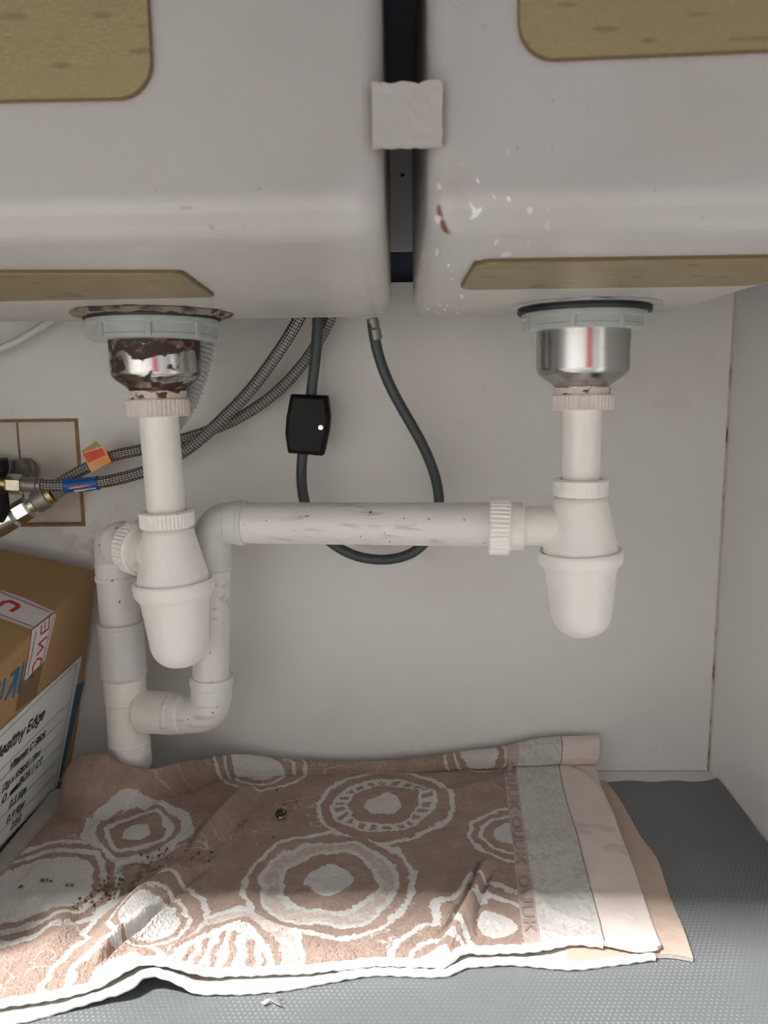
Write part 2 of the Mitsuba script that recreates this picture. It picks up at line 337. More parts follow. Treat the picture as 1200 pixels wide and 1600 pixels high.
# ================================================================== the setting: cabinet under the counter
YB, XR, XL, ZT = .83, .352, -.66, .69
struct('floor', bx(XL, XR, .30, YB, -.018, -.0006), 'm_board', 'white base board of the sink cabinet')
# back panel with the square cut-out for the water valves
h0, h1, hb = at(118, 657, YB), at(121, 819, YB), at(121, 819, YB)
hx1, hz1, hz0, hx0 = h0[0], h0[2], hb[2], -.55
ptop = zz(630, 441, YB)
pan = Polygon([(XL, 0), (XR, 0), (XR, ptop), (XL, ptop)], [[(hx0, hz0), (hx1, hz0), (hx1, hz1), (hx0, hz1)]])
wb = struct('wall_back', to_xz(prism(pan, -.006, 0.), YB), 'm_wall', 'white melamine back panel of the cabinet behind the waste pipes')
for a in [(hx0, hx1 + .0016, hz1 - .0012, hz1 + .0022), (hx0, hx1 + .0016, hz0 - .0022, hz0 + .0010), (hx1 - .0010, hx1 + .0026, hz0 - .0022, hz1 + .0022)]:
    part(wb, 'cut_out_edge', bx(a[0], a[1], YB - .0012, YB + .006, a[2], a[3]), 'm_brown_edge', False, 'brown raw edge of the valve cut-out')
tj = at(29, 700, YB + .006)[0]
for x0, x1 in ((tj - .20, tj - .0009), (tj + .0009, tj + .20)):
    part(wb, 'tile', bx(x0, x1, YB + .0065, YB + .016, hz0 - .04, hz1 + .06, .0012), 'm_tile', 30, 'cream wall tile behind the cut-out')
part(wb, 'grout', bx(tj - .2, tj + .2, YB + .0085, YB + .018, hz0 - .04, hz1 + .06), 'm_brown_edge', False)
for px, py in ((1020, 1170), (651, 1165)):
    c = at(px, py, YB)
    part(wb, 'screw_cap', place(lathe([(0, 0), (.0060, 0), (.0058, .0006), (.0045, .0011), (0, .0013)], 32), c, (0, -1, 0)), 'm_wall_side', 30, 'round screw cap')
part(wb, 'corner_seam', bx(XR - .0022, XR - .0004, YB - .0007, YB, 0.0, ptop), 'm_seam', False, 'stained seam along the right corner')
struct('wall_right', bx(XR, XR + .018, .30, YB + .006, -.018, ZT), 'm_wall_side', 'white right side panel of the cabinet')
struct('wall_left', bx(XL - .018, XL, .30, YB + .006, -.018, ZT), 'm_wall_side', 'white left side panel of the cabinet')
struct('wall_rear', bx(XL, XR + .018, YB + .018, YB + .05, -.1, 1.2), 'm_dark_stone', 'dark wall behind the cabinet')
z0r, z1r = zz(632, 392, YB + .004), ZT
rail = thing('mounting_rail', 'dark grey rail with a screw hole seen through the gap between the sinks', 'rail')
rp = sbox(-.20, z0r, .22, z1r).difference(LineString([(at(629, 271, YB)[0], at(629, 271, YB)[2])] * 2 + [(at(629, 271, YB)[0] + 1e-5, at(629, 271, YB)[2])]).buffer(.0022))
part(rail, 'strip', to_xz(prism(rp, -.006, .0), YB + .004), 'm_rail', False)
# stone counter the bowls hang from, with its openings
SY0, SY1, ZS = .362, .752, .502
XA0, XA1, XB0, XB1 = -.42, -.0058, .0146, .262
ct = bx(XL - .03, XR + .05, .282, .90, ZT, ZT + .03, .003)
ct = m3.Manifold(m3.Mesh(np.asarray(ct.vertices, np.float32), np.asarray(ct.faces, np.uint32)))
for a, b in ((XA0, XA1), (XB0, XB1)):
    ct = ct - m3.Manifold.cube([b - a - .03, SY1 - SY0 - .03, .1]).translate([a + .015, SY0 + .015, ZT - .03])
cto = thing('countertop', 'dark navy stone worktop over the two sinks', 'worktop')
part(cto, 'slab', tm(ct), 'm_dark_stone', False)

# the kitchen in front, as far as the steel and the paint mirror it
struct('floor_kitchen', bx(-2.2, 2.2, -.96, .34, -.14, -.12), mat('m_kfloor', (.27, .255, .24), .4), 'kitchen floor in front of the cabinet')
struct('wall_front', bx(-2.2, 2.2, -1.01, -.95, -.12, .62), mat('m_kwall', (.70, .69, .67), .6), 'low white front of the kitchen opposite the sink cabinet')
scene['door_1'] = mikit.ply(bx(.03, .40, -.95, -.93, .22, .62, .004), mat('m_red_door', (.50, .03, .05), .5), 30); labels['door_1'] = dict(label='red cupboard door on the opposite side of the kitchen', kind='structure')
L = LAMP
lamp = thing('ceiling_batten', 'white ceiling batten lamp of the kitchen in front of the cabinet', 'lamp')
part(lamp, 'housing', bx(L['x'] - L['w'] / 2 - .02, L['x'] + L['w'] / 2 + .02, L['y'] - L['d'] / 2 - .01, L['y'] + L['d'] / 2 + .01, L['z'] + .004, L['z'] + .05, .003), 'm_board', 30)
dm = trimesh.Trimesh([[L['x'] - L['w'] / 2, L['y'] - L['d'] / 2, L['z']], [L['x'] + L['w'] / 2, L['y'] - L['d'] / 2, L['z']], [L['x'] + L['w'] / 2, L['y'] + L['d'] / 2, L['z']], [L['x'] - L['w'] / 2, L['y'] + L['d'] / 2, L['z']]], [[0, 2, 1], [0, 3, 2]], process=False)
scene[f'{lamp}__diffuser'] = mikit.ply(dm, 'm_board', False, emitter=dict(type='area', radiance=rgb(L['power'], L['power'] * .99, L['power'] * .97)))

# grey dotted liner on the base board
gx, gy = np.meshgrid(np.linspace(XL + .02, XR - .002, 160), np.linspace(.31, .803, 120))
gx = gx.copy(); edge = (gy - .31) / (.803 - .31)
gyy = gy + edge ** 8 * .0016 * np.sin(gx * 130) * np.clip((XR - .01 - gx) * 60, 0, 1)
gz = .0012 + .0006 * meshkit.noise(np.stack([gx * 25, gyy * 25, 0 * gx], -1)) + .0035 * np.clip((gx - XR + .02) / .018, 0, 1) ** 2 * np.clip((gy - .70) / .1, 0, 1)
def sheet(X, Y, Z, th, U=None):
    """a closed sheet from a grid: top surface and an underside th lower."""
    ny, nx = X.shape; Vt = np.stack([X, Y, Z], -1).reshape(-1, 3); Vb = Vt - np.array([0, 0, 1]) * (np.broadcast_to(th, X.shape).reshape(-1, 1))
    i, j = np.meshgrid(np.arange(ny - 1), np.arange(nx - 1), indexing='ij'); a = i * nx + j
    Q = np.stack([a, a + 1, a + nx + 1, a + nx], -1).reshape(-1, 4); t = np.vstack([Q[:, [0, 1, 2]], Q[:, [0, 2, 3]]]); N = nx * ny
    rim = np.r_[np.arange(nx - 1), np.arange(ny - 1) * nx + nx - 1, (ny - 1) * nx + np.arange(nx - 1, 0, -1), np.arange(ny - 1, 0, -1) * nx]; nxt = np.roll(rim, -1)
    side = np.vstack([np.stack([rim, rim + N, nxt + N], 1), np.stack([rim, nxt + N, nxt], 1)])
    return trimesh.Trimesh(np.vstack([Vt, Vb]), np.vstack([t, t[:, ::-1] + N, side]), process=False)
lm = sheet(gx, gyy, gz, .0014)
mat_o = thing('shelf_liner', 'grey studded shelf liner covering the cabinet floor under the towel', 'mat')
part(mat_o, 'sheet', lm, 'm_mat', 40)

# ================================================================== the two sinks
def bowl(x0, x1, r=.011, rb=.016):
    def solid(i, top):
        s = []
        for f in np.linspace(0, 1, 11):
            ins = i + (rb - i) * (1 - math.sin(f * math.pi / 2)); z = ZS + i + (rb - i) * (1 - math.cos(f * math.pi / 2)); q = max(r - ins * .62, .003)
            h = (top - z) if f == 1 else .0003
            for x in (x0 + ins + q, x1 - ins - q):
                for y in (SY0 + ins + q, SY1 - ins - q):
                    s.append(m3.Manifold.cylinder(h, q, q, 32).translate([x, y, z]))
        return m3.Manifold.batch_hull(s)
    return solid(0, ZT - .0005) - solid(.0025, ZT + .01)
def sink(x0, x1, label, name='kitchen_sink'):
    k = thing(name, label, 'sink')
    m = tm(bowl(x0, x1))
    m = trimesh.Trimesh(*trimesh.remesh.subdivide_to_size(m.vertices, m.faces, .05), process=True)
    part(k, 'bowl', m, 'm_sink', 35)
    return k
sA = sink(XA0, XA1, 'large pale painted sink bowl on the left with a dirty rusted drain')
sB = sink(XB0, XB1, 'smaller pale painted sink bowl on the right with a clean steel drain')
def rounded(x0, z0, x1, z1, r): return sbox(x0 + r, z0 + r, x1 - r, z1 - r).buffer(r, 12)
def pad_front(k, x0, z0, x1, z1, r, rot=0.):
    from shapely import affinity
    p = affinity.rotate(rounded(x0, z0, x1, z1, r), rot, origin=((x0 + x1) / 2, z0))
    part(k, 'sound_pad', to_xz(prism(p.buffer(-.0006), 0, .0028), SY0), 'm_pad', False, 'gold-brown sound deadening pad on the front')
    part(k, 'pad_edge', to_xz(prism(p.difference(p.buffer(-.0006)), 0, .0021), SY0), 'm_pad_edge', False)
e = at(243, 157, SY0)
pad_front(sA, XA0 + .05, e[2], e[0], ZT - .006, .016)
e = at(809, 92, SY0)
pad_front(sB, e[0], e[2], XB1 - .02, ZT - .004, .016, 1.2)
def pad_bottom(k, pts, r):
    p = Polygon([on(a, b, ZS)[:2] if not isinstance(b, tuple) else b for a, b in pts]).buffer(-r).buffer(r, 10)
    m = prism(p.buffer(-.0008), -.0026, .0008); m.apply_translation([0, 0, ZS]); part(k, 'sound_pad', m, 'm_pad', False, 'gold-brown sound deadening pad underneath')
    m = prism(p.difference(p.buffer(-.0008)), -.0019, .0008); m.apply_translation([0, 0, ZS]); part(k, 'pad_edge', m, 'm_pad_edge', False)
pad_bottom(sA, [(-130, 421), (284, 421), (336, 459), (-130, 468)], .006)
yn, yf = on(950, 401, ZS)[1], on(950, 444, ZS)[1]
xl = on(728, 430, ZS)[0]
pad_bottom(sB, [(0, (xl, yn)), (0, (XB1 - .022, yn)), (0, (XB1 - .022, yf)), (0, (xl, yf))], .012)
# the lump of putty bridging the two bowls
c0, c1 = at(581, 131, SY0), at(690, 229, SY0)
nx = 60; xs = np.linspace(c0[0], c1[0] + .0002, nx)
topz = c0[2] + +.0006 * np.sin(xs * 480) + .0009 * meshkit.noise(np.stack([xs * 600, xs * 0, xs * 0], -1)) - .0012
put = prism(Polygon(list(zip(xs, topz)) + [(x, c1[2] + .0002 * math.sin(x * 900)) for x in xs[::-1]]), -.002, .0036)
put = trimesh.Trimesh(*trimesh.remesh.subdivide_to_size(put.vertices, put.faces, .002), process=True)
put = to_xz(put, SY0); v = put.vertices.copy(); fr = v[:, 1] < SY0 - .003
v[fr, 1] -= .0005 * (meshkit.fbm(v[fr] * 300, 3, 4) - .5) * 2; v[:, 0] += np.where(v[:, 0] > c1[0] - .001, .0007 * (meshkit.noise(v * 420, 2) - .5) * 2, 0); put.vertices = v
pk = thing('bridging_block', 'pale rough putty block stuck across the gap between the two sinks', 'block')
part(pk, 'putty', put, 'm_putty', 40)

# ================================================================== drains
def strainer(px, Y, nut_r, label, steel, y_nut, y_cup, y_corner, y_neck, y_end, dirty):
    k = thing('sink_strainer', label, 'drain')
    C = at(px, y_nut, Y); cx, cy = C[0], Y
    def z(y): return zz(px, y, Y)
    zn0, zn1 = z(y_cup), ZS - .0035
    if dirty:
        a = np.linspace(0, 2 * np.pi, 121)[:-1]
        ring = lathe([(.048, .0015), (.0655, .0010), (.0670, -.001), (.0635, -.0035), (.0585, -.0050), (.048, -.0050)], 140)
        ring = lump(ring, .0022, 160, 5); q = ring.vertices; an = np.arctan2(q[:, 1], q[:, 0]); k_ = 1 + .13 * (meshkit.fbm(np.stack([np.cos(an) * 5, np.sin(an) * 5, 0 * an], 1), 4, 3) - .42) * np.clip((np.hypot(q[:, 0], q[:, 1]) - .05) / .008, 0, 1)
        q[:, :2] *= k_[:, None]; q[:, 2] *= .85; ring.vertices = q; part(k, 'sealant_residue', place(ring, (cx, cy, ZS)), 'm_residue', 40, 'crumbly brown sealant residue')
        part(k, 'gasket', place(lathe([(.03, -.0025), (.0575, -.0025), (.0580, -.0045), (.0572, -.0062), (.03, -.0062)], 80), (cx, cy, ZS)), 'm_rubber', 30, 'black rubber gasket')
    else:
        part(k, 'flange', place(lathe([(.03, .0010), (.0615, .0010), (.0622, -.0002), (.0605, -.0016), (.056, -.0030), (.03, -.0034)], 96), (cx, cy, ZS)), 'm_steel_chrome', 40, 'thin steel flange')
        part(k, 'gasket', place(lathe([(.03, -.0030), (.0540, -.0030), (.0552, -.0045), (.0545, -.0068), (.03, -.0068)], 80), (cx, cy, ZS)), 'm_rubber', 30, 'black rubber gasket')
    # translucent lock nut: a lip, a recessed wall with lugs and a lower lip
    R = nut_r; t = ZS - .0064; b = zn0
    h = t - b
    body = lathe([(.038, t), (R, t), (R * 1.005, t - .0012), (R, t - .0045), (R * .955, t - .0052), (R * .955, b + .0042), (R * .965, b + .0036), (R * .965, b + .0006), (R * .95, b), (.038, b)], 96)
    ms = [body]
    for q in range(8):
        a = q * math.pi / 4 + (.22 if dirty else .39)
        lug = bx(R * .93, R * 1.004, -.0022, .0022, b + .0006, t - .001, .0006)
        lug.apply_transform(trimesh.transformations.rotation_matrix(a, [0, 0, 1])); ms.append(lug)
    m = cat(*ms); m.apply_translation([cx, cy, 0]); part(k, 'lock_nut', m, 'm_locknut', 25, 'grey-green plastic lock nut with lugs')
    r = .0385; rn = .0225 if not dirty else .0235
    zc, zk, ze = z(y_corner), z(y_neck), z(y_end)
    cup = lathe([(0, b + .004), (r, b + .004), (r, zc + .0035), (r - .0006, zc + .001), (r - .0030, zc - .0025), (rn + .003, zk + .002), (rn + .0006, zk), (rn, zk - .0012), (rn, ze - .004), (0, ze - .004)], 96)
    cup.apply_translation([cx, cy, 0]); part(k, 'cup', cup, steel, 35, 'rust-blotched steel drain cup' if dirty else 'brushed steel drain cup')
    ring = lathe([(rn - .002, zk - .001), (rn + .0012, zk - .0015), (rn + .0014, ze + .0005), (rn - .002, ze)], 80); ring = lump(ring, .0005, 220, 3)
    ring.apply_translation([cx, cy, 0]); part(k, 'sealing_ring', ring, 'm_rust_ring', 40, 'rust-stained sealing ring')
    return k, cx, cy, ze
YL, YR = .68, .665
kL, lx, ly, lze = strainer(240, YL, .0555, 'rusty steel strainer drain under the left sink with crumbly brown residue', 'm_steel_rusty', 510, 533, 588, 608, 624, True)
kR, rx, ry, rze = strainer(912, YR, .0510, 'clean brushed steel strainer drain under the right sink', 'steel_bare', 490, 517, 582, 603, 617, False)

# ================================================================== bottle traps
def trap(label, Y, top, nut1, tail_r, nut2, cone, rim, cup_bottom, r_nut1, r_nut2, r_cone0, r_cone1, r_rim, tilt, knurl2, xshift=0.):
    """each argument a centre (x, y) in the photograph at depth Y; tilt in degrees about the depth axis for body and cup."""
    k = thing('bottle_trap', label, 'trap')
    p = lambda q: at(q[0], q[1], Y)
    a0, a1 = p(nut1[0]), p(nut1[1]); n1 = nut_mesh(r_nut1, np.linalg.norm(a0 - a1), tail_r * .9, 44)
    part(k, 'coupling_nut', place(n1, a1, a0 - a1), 'm_nut', 30, 'pinkish ribbed coupling nut')
    b0, b1 = p(nut2[0]), p(nut2[1]); ax = b0 - b1; ax /= np.linalg.norm(ax)
    part(k, 'tailpiece', runs(a1 + (a0 - a1) * .5, b1 + (b0 - b1) * .4, [(0, tail_r), (1, tail_r)], 64), 'm_trap', 30)
    part(k, 'compression_nut', place(nut_mesh(r_nut2, np.linalg.norm(b0 - b1), tail_r + .0012, 44, .03 if knurl2 else .006), b1, b0 - b1), 'm_trap', 30)
    c1 = p(rim[0]); L = np.linalg.norm(b1 - c1); d = (b1 - c1) / L
    cone_m = lathe([(0, 0), (r_cone1, 0), (r_cone1, .004), *[(r_cone1 + (r_cone0 * 1.02 - r_cone1) * f ** .92, .004 + (L - .0085) * f) for f in np.linspace(.08, 1, 9)], (r_cone0 * .98, L - .002), (r_cone0 * .8, L), (0, L)], 88)
    part(k, 'body', place(cone_m, c1, d), 'm_trap', 50)
    c2 = p(rim[1]); cb = p(cup_bottom); hr = np.linalg.norm(c1 - c2); Lc = np.linalg.norm(c1 - cb)
    r0 = r_rim
    prof = [(r_cone1 * .9, -.001), (r_cone1 + .0012, 0), (r0 - .001, .0018), (r0, .0004), (r0 + .0004, -.0022), (r0 - .0002, -hr * .62), (r0 - .0020, -hr * .8), (r0 - .0045, -hr)]
    rb = r0 - .0050
    for f in np.linspace(0, 1, 8)[1:]: prof.append((rb - (rb * .14) * f, -hr - (Lc - hr - rb * .82) * f))
    re = prof[-1][0]; ze = prof[-1][1]
    for f in np.linspace(0, math.pi / 2, 14)[1:]: prof.append((re * math.cos(f) ** .75 if f < math.pi / 2 - 1e-6 else 0, ze - (Lc + ze) * math.sin(f)))
    cup = lathe([(r_cone1 * .8, -.001)] + prof, 88)
    part(k, 'cup', place(cup, c1, (c1 - cb)), 'm_trap', 40, 'round-bottomed screw-on cup')
    return k, c1, d
tL, tLc, tLd = trap('left white bottle trap hanging slightly tilted below the rusty drain', YL, None, ((246, 623), (248, 651)), .0170, ((260, 798), (262, 823)), None, ((271, 908), (272.5, 935)), (284, 1040),
                    .0272, .0243, .0225, .0320, .0362, 0, True)
tR, tRc, tRd = trap('right white bottle trap hanging upright below the clean drain', YR, None, ((910, 616), (909.5, 640)), .0162, ((907.5, 748), (907, 774)), None, ((906.5, 862), (907, 886)), (909, 993),
                    .0266, .0236, .0228, .0322, .0364, 0, False)
# outlet branches (parts of the traps)
o0 = at(900, 821, YR); o1 = at(818, 822, YR + .003); o2 = at(797, 822, YR + .004); o3 = at(764, 821, YR + .006)
part(tR, 'outlet', runs(o0, o2, [(0, .0172), (1, .0172)], 56), 'm_pvc_warm', 30)
part(tR, 'outlet_sleeve', runs(o1, o2 + (o2 - o1) * .2, [(0, .0200), (.08, .0212), (1, .0216)], 56), 'm_pvc_warm', 30)
part(tR, 'outlet_nut', place(nut_mesh(.0258, np.linalg.norm(o3 - o2), .018, 40), o3, o2 - o3), 'm_trap', 30)

# ================================================================== grey-white PVC waste run: one glued line
w = thing('waste_pipe', 'grey-white plastic waste pipe run linking both traps to the floor outlet', 'pipe')
YS, YV, YH = .752, .722, .716
# stack
S = lambda y: at(190 + (y - 1000) * .075, y, YS)
def seg(name, a, b, prof, m, label=None, n=64): return part(w, name, runs(a, b, prof, n), m, 30, label)
seg('stack_pipe', S(880), S(1075), [(0, .0198), (1, .0198)], 'm_pvc', 'upright pipe with dirt streaks')
seg('coupling', S(971), S(1058), [(0, .0212), (.0, .0236), (.06, .0238), (.08, .0226), (.11, .0226), (.9, .0226), (.93, .0232), (1, .0212)], 'm_pvc_grey')
seg('glue_bead', S(1046), S(1052), [(0, .0205), (.5, .0216), (1, .0205)], 'm_glue', 'yellowed glue bead')
# tee
TB = S(1118)
tee = [runs(S(1050), S(1162), [(0, .0200), (0, .0204), (1, .0204)], 64),
       runs(S(1050), S(1096), [(0, .0196), (.0, .0209), (.96, .0211), (1, .0203)], 64),
       runs(S(1155), S(1194), [(0, .0203), (.05, .0214), (1, .0216)], 64)]
e0 = at(228, 1112, YS - .008); e1 = at(266, 1114, YV + .014)
ex = (e1 - e0) / np.linalg.norm(e1 - e0)
tee.append(runs(TB + [0, 0, .002], e0, [(0, .0120), (.6, .0150), (1, .0188)], 56)); tee.append(runs(e0 - ex * .004, e1, [(0, .0200), (.02, .0213), (1, .0215)], 56))
part(w, 'tee', cat(*tee), 'm_pvc_warm', 30, 'cream tee fitting')
seg('floor_pipe', S(1190), np.r_[S(1215)[:2], .0030], [(0, .0192), (1, .0192)], 'm_pvc')
# lower elbow from the tee up to the upright pipe
V = lambda y: at(331 - (y - 860) * .008, y, YV)
def bend(a, da, b, db, r, collars, n=30):
    """a quarter bend leaving a along da and arriving at b along db, with thicker collars [(from, to, radius)] in fractions."""
    a, da, b, db = map(lambda q: np.asarray(q, float), (a, da, b, db)); L = np.linalg.norm(b - a)
    P0, P1, P2, P3 = a, a + da / np.linalg.norm(da) * L * .42, b - db / np.linalg.norm(db) * L * .42, b
    t = np.linspace(0, 1, n)[:, None]; path = (1 - t) ** 3 * P0 + 3 * (1 - t) ** 2 * t * P1 + 3 * (1 - t) * t ** 2 * P2 + t ** 3 * P3
    return tube(path, r, 48)
el0, el1 = e1, at(330, 1090, YV)
sock = at(330, 1092, YV); socktop = at(330.5, 1056, YV)
b0 = e1 + ex * .016
elb = [bend(b0, ex, sock, [0, 0, 1], .0188, None),
       runs(e1 - ex * .001, b0 + ex * .002, [(0, .0195), (0, .0206), (.12, .0212), (.3, .0212), (.34, .0204), (.85, .0204), (.95, .0196), (1, .0188)], 56),
       runs(sock - [0, 0, .002], socktop, [(0, .0188), (.06, .0200), (.62, .0203), (.66, .0212), (.92, .0214), (1, .0208)], 56)]
part(w, 'elbow', cat(*elb), 'm_pvc', 35, 'grey-white elbow with ridged collars')
seg('upright_pipe', V(1066), V(872), [(0, .0178), (1, .0178)], 'm_pvc', 'upright pipe speckled with dirt')
# upper elbow turning into the long level pipe
u0, u1 = V(890), V(858)
hl, hr_ = at(380, 817, YH), at(770, 819.5, YR + .008)
hx = (hr_ - hl) / np.linalg.norm(hr_ - hl)
hcol0 = at(361, 816.5, YH + .001)
up = [bend(u1, [0, 0, 1], hcol0, hx, .0192, None),
      runs(u0, u1 + [0, 0, .004], [(0, .0182), (.02, .0194), (.1, .0205), (.22, .0205), (.27, .0197), (.95, .0197), (1, .019)], 56),
      runs(hcol0 - hx * .004, hl + hx * .003, [(0, .0190), (.12, .0203), (.55, .0206), (.58, .0217), (.74, .0219), (.77, .0209), (.83, .0217), (.97, .0215), (1, .0200)], 56)]
part(w, 'elbow', cat(*up), 'm_pvc_grey', 35, 'grey upper elbow with ridged collar')
seg('level_pipe', hl - hx * .006, hr_, [(0, .0196), (1, .0196)], 'm_pvc', 'long level pipe streaked with dirt', 72)
# elbow on the stack towards the left trap
ga = S(906); gb = S(878)
la = at(196, 850, YS - .033); lb = np.array([tLc[0] - .002, YL + .002, la[2] - .004]); ld = (lb - la) / np.linalg.norm(lb - la)
gl = [bend(gb, [0, 0, 1], la, ld, .0196, None),
      runs(ga, gb + [0, 0, .003], [(0, .0198), (.0, .0209), (.06, .0214), (.2, .0214), (.25, .0206), (.95, .0206), (1, .0197)], 56),
      runs(la - ld * .010, la + ld * .008, [(0, .0198), (.1, .0212), (.3, .0212), (.4, .0206), (.7, .0206), (.8, .0213), (1, .0213), (1, .0200)], 56)]
part(w, 'elbow', cat(*gl), 'm_pvc', 35, 'grey-white top elbow')
part(tL, 'outlet', runs(la + ld * .004, tLc + [0, 0, .035] if False else lb, [(0, .0180), (1, .0180)], 56), 'm_pvc_warm', 30)
part(tL, 'outlet_nut', place(nut_mesh(.0258, .017, .017, 40), la + ld * .013, ld), 'm_trap', 30)
part(tL, 'outlet_sleeve', runs(la + ld * .030, la + ld * .040, [(0, .0222), (.9, .0218), (1, .020)], 56), 'm_pvc_warm', 30)

# ================================================================== hoses, valves, cables
def P(pts): return np.array([at(*q) for q in pts])
# grey pull-out hose loop with its black weight
gh = thing('spray_hose', 'dark grey pull-out tap hose hanging in a loop behind the level pipe', 'hose')
path = spline(P([(582, 500, .775), (589, 545, .778), (606, 595, .782), (632, 645, .785), (659, 693, .787), (679, 742, .789), (686, 785, .790), (678, 825, .791), (650, 860, .792), (615, 873, .792), (585, 874, .791), (552, 867, .790),
                 (518, 848, .788), (490, 817, .786), (475, 780, .784), (471, 742, .782), (474, 700, .781), (482, 650, .780), (488, 600, .780), (494, 545, .779), (497, 490, .778), (500, 440, .775)]), 260)
m, U = hose(path, .0054); part(gh, 'hose', m, 'm_hose_grey', True, uv=U)
f0, f1 = at(581.5, 497, .775), at(588.5, 531, .777)
part(gh, 'crimp', runs(f0, f1, [(0, .0050), (.02, .0058), (.44, .0058), (.46, .0052), (.52, .0052), (.54, .0060), (.97, .0060), (1, .0054)], 40), 'm_grey_metal', 30, 'metal crimp sleeve')
wt = thing('hose_weight', 'black plastic weight clipped on the grey hose', 'weight')
wc = at(481.5, 664, .775); sx = .775 / 1200
oct_ = Polygon([(-25 * sx, 48 * sx), (32 * sx, 45 * sx), (35 * sx, 12 * sx), (33 * sx, -8 * sx), (23 * sx, -48 * sx), (-32 * sx, -43 * sx), (-35.5 * sx, -14 * sx), (-33 * sx, 12 * sx)]).buffer(-.0018).buffer(.0018, 6)
hull = [prism(oct_.buffer(-.004), .0, .026), prism(oct_, .005, .020)]
hm = m3.Manifold.hull_points(np.vstack([q.vertices for q in hull]).astype(np.float64))
wm = to_xz(tm(hm), .792); wm.apply_translation([wc[0], 0, wc[2]])
part(wt, 'body', wm, 'm_black_plastic', 25)
sc = at(501, 668, .766); part(wt, 'screw', place(lathe([(0, .0012), (.0014, .0012), (.0016, .0006), (.0025, .0006), (.0028, 0), (.0028, -.002), (0, -.002)], 28), sc + [0, .0005, 0], (0, -1, 0)), 'm_steel_chrome', 30, 'small screw')
# braided supply hoses
hb1 = thing('braided_hose', 'steel braided supply hose with the blue tape mark, lower of the two', 'hose')
pb = spline(P([(34, 757, .775), (62, 758, .775), (100, 759, .776), (150, 755, .778), (195, 746, .779), (235, 733, .780), (275, 713, .781), (310, 689, .781), (350, 652, .780), (388, 613, .778), (424, 566, .776), (455, 519, .774), (480, 470, .772)]), 220)
m, U = hose(pb, .0061); part(hb1, 'braid', m, 'm_braid', True, uv=U)
a, b = at(37, 757, .775), at(66, 758.5, .775)
part(hb1, 'crimp', runs(a, b, [(0, .0078), (.75, .0078), (.78, .0062), (.84, .0062), (.88, .0075), (1, .0073)], 40), 'm_grey_metal', 30, 'metal crimp sleeve')
i0 = np.argmin(np.linalg.norm(pb - at(101, 759, .776), axis=1)); i1 = np.argmin(np.linalg.norm(pb - at(154, 754, .778), axis=1))
part(hb1, 'tape', tube(pb[i0:i1 + 1], .0071 + .0003 * np.sin(np.arange(i1 + 1 - i0))), 'm_blue_tape', 30, 'blue tape marking the cold line')
part(hb1, 'tape_scrap', runs(at(108, 763, .7685), at(140, 758, .7705), [(0, .0008), (.5, .0014), (1, .0006)], 12), 'm_orange', 30)
part(hb1, 'tape_fold', runs(at(116, 767.5, .7700), at(150, 762.5, .7715), [(0, .0009), (1, .0006)], 12), 'm_hem', 30)
hb2 = thing('braided_hose', 'steel braided supply hose with the orange tag, upper of the two', 'hose')
pr = spline(P([(72, 776, .792), (95, 754, .793), (118, 740, .794), (145, 726, .795), (175, 713, .796), (225, 702, .798), (285, 686, .799), (340, 668, .799), (395, 640, .797), (440, 605, .798), (478, 562, .798), (506, 518, .797), (522, 480, .796)]), 220)
m, U = hose(pr, .0058); part(hb2, 'braid', m, 'm_braid', True, uv=U)
def flat_tag(pts, Y, th, m, name, label=None, parent=hb2):
    v = np.array([[at(x, y, Y)[0], at(x, y, Y)[2]] for x, y in pts]); part(parent, name, to_xz(prism(Polygon(v), 0, th), Y), m, False, label)
flat_tag([(129, 707), (163, 697), (174, 721), (144, 738), (140, 733)], .786, .0008, 'm_orange', 'tag', 'creased orange paper tag')
flat_tag([(129, 709), (160, 700), (165, 711), (138, 723)], .7851, .0003, 'm_red', 'tag_print', 'red printed patch')
flat_tag([(127, 705), (150, 689), (158, 697), (131, 707)], .7858, .0005, 'm_gold_print', 'tag_corner', 'gold printed corner')
tg = tube(pr[np.argmin(np.linalg.norm(pr - at(146, 726, .795), axis=1)):np.argmin(np.linalg.norm(pr - at(172, 714, .796), axis=1)) + 1], .0066); part(hb2, 'tag_wrap', tg, 'm_orange', 30)
# shut-off valves at the cut-out
def hexn(a, b, r): return runs(a, b, [(0, r * .92), (.12, r), (.88, r), (1, r * .92)], 6)
v1 = thing('shutoff_valve', 'brass and chrome shut-off valve feeding the blue-marked hose', 'valve')
part(v1, 'hex_nut', hexn(at(13, 756, .775), at(36, 757, .775), .0105), 'm_pale_brass', False, 'pale hexagonal nut')
part(v1, 'thread', runs(at(4, 755, .775), at(14, 756, .775), [(0, .0085), (1, .0085)], 32), 'm_brass', 30, 'brass thread')
part(v1, 'body', runs(at(-40, 752, .775), at(6, 755, .775), [(0, .011), (.6, .011), (.7, .0092), (1, .0092)], 32), 'm_steel_chrome', 30, 'chrome body')
part(v1, 'inlet', runs(at(-14, 742, .830 + .006), at(-10, 752, .775), [(0, .009), (1, .009)], 32), 'm_grey_metal', 30)
part(v1, 'handle', runs(at(2, 745, .768), at(-6, 720, .765), [(0, .005), (.4, .010), (1, .011)], 24), 'm_black_plastic', 30, 'black handle')
v2 = thing('shutoff_valve', 'chrome shut-off valve feeding the orange-tagged hose, lower at the left edge', 'valve')
q = lambda t, Y=.782: at(88 + (4 - 88) * t, 768 + (816 - 768) * t, Y - .01 * t)
part(v2, 'ferrule', runs(q(-.22, .790), q(.10), [(0, .0070), (.6, .0080), (1, .0080)], 32), 'm_grey_metal', 30)
part(v2, 'brass_ring', runs(q(.08), q(.18), [(0, .0095), (1, .0095)], 32), 'm_brass', 30, 'brass ring')
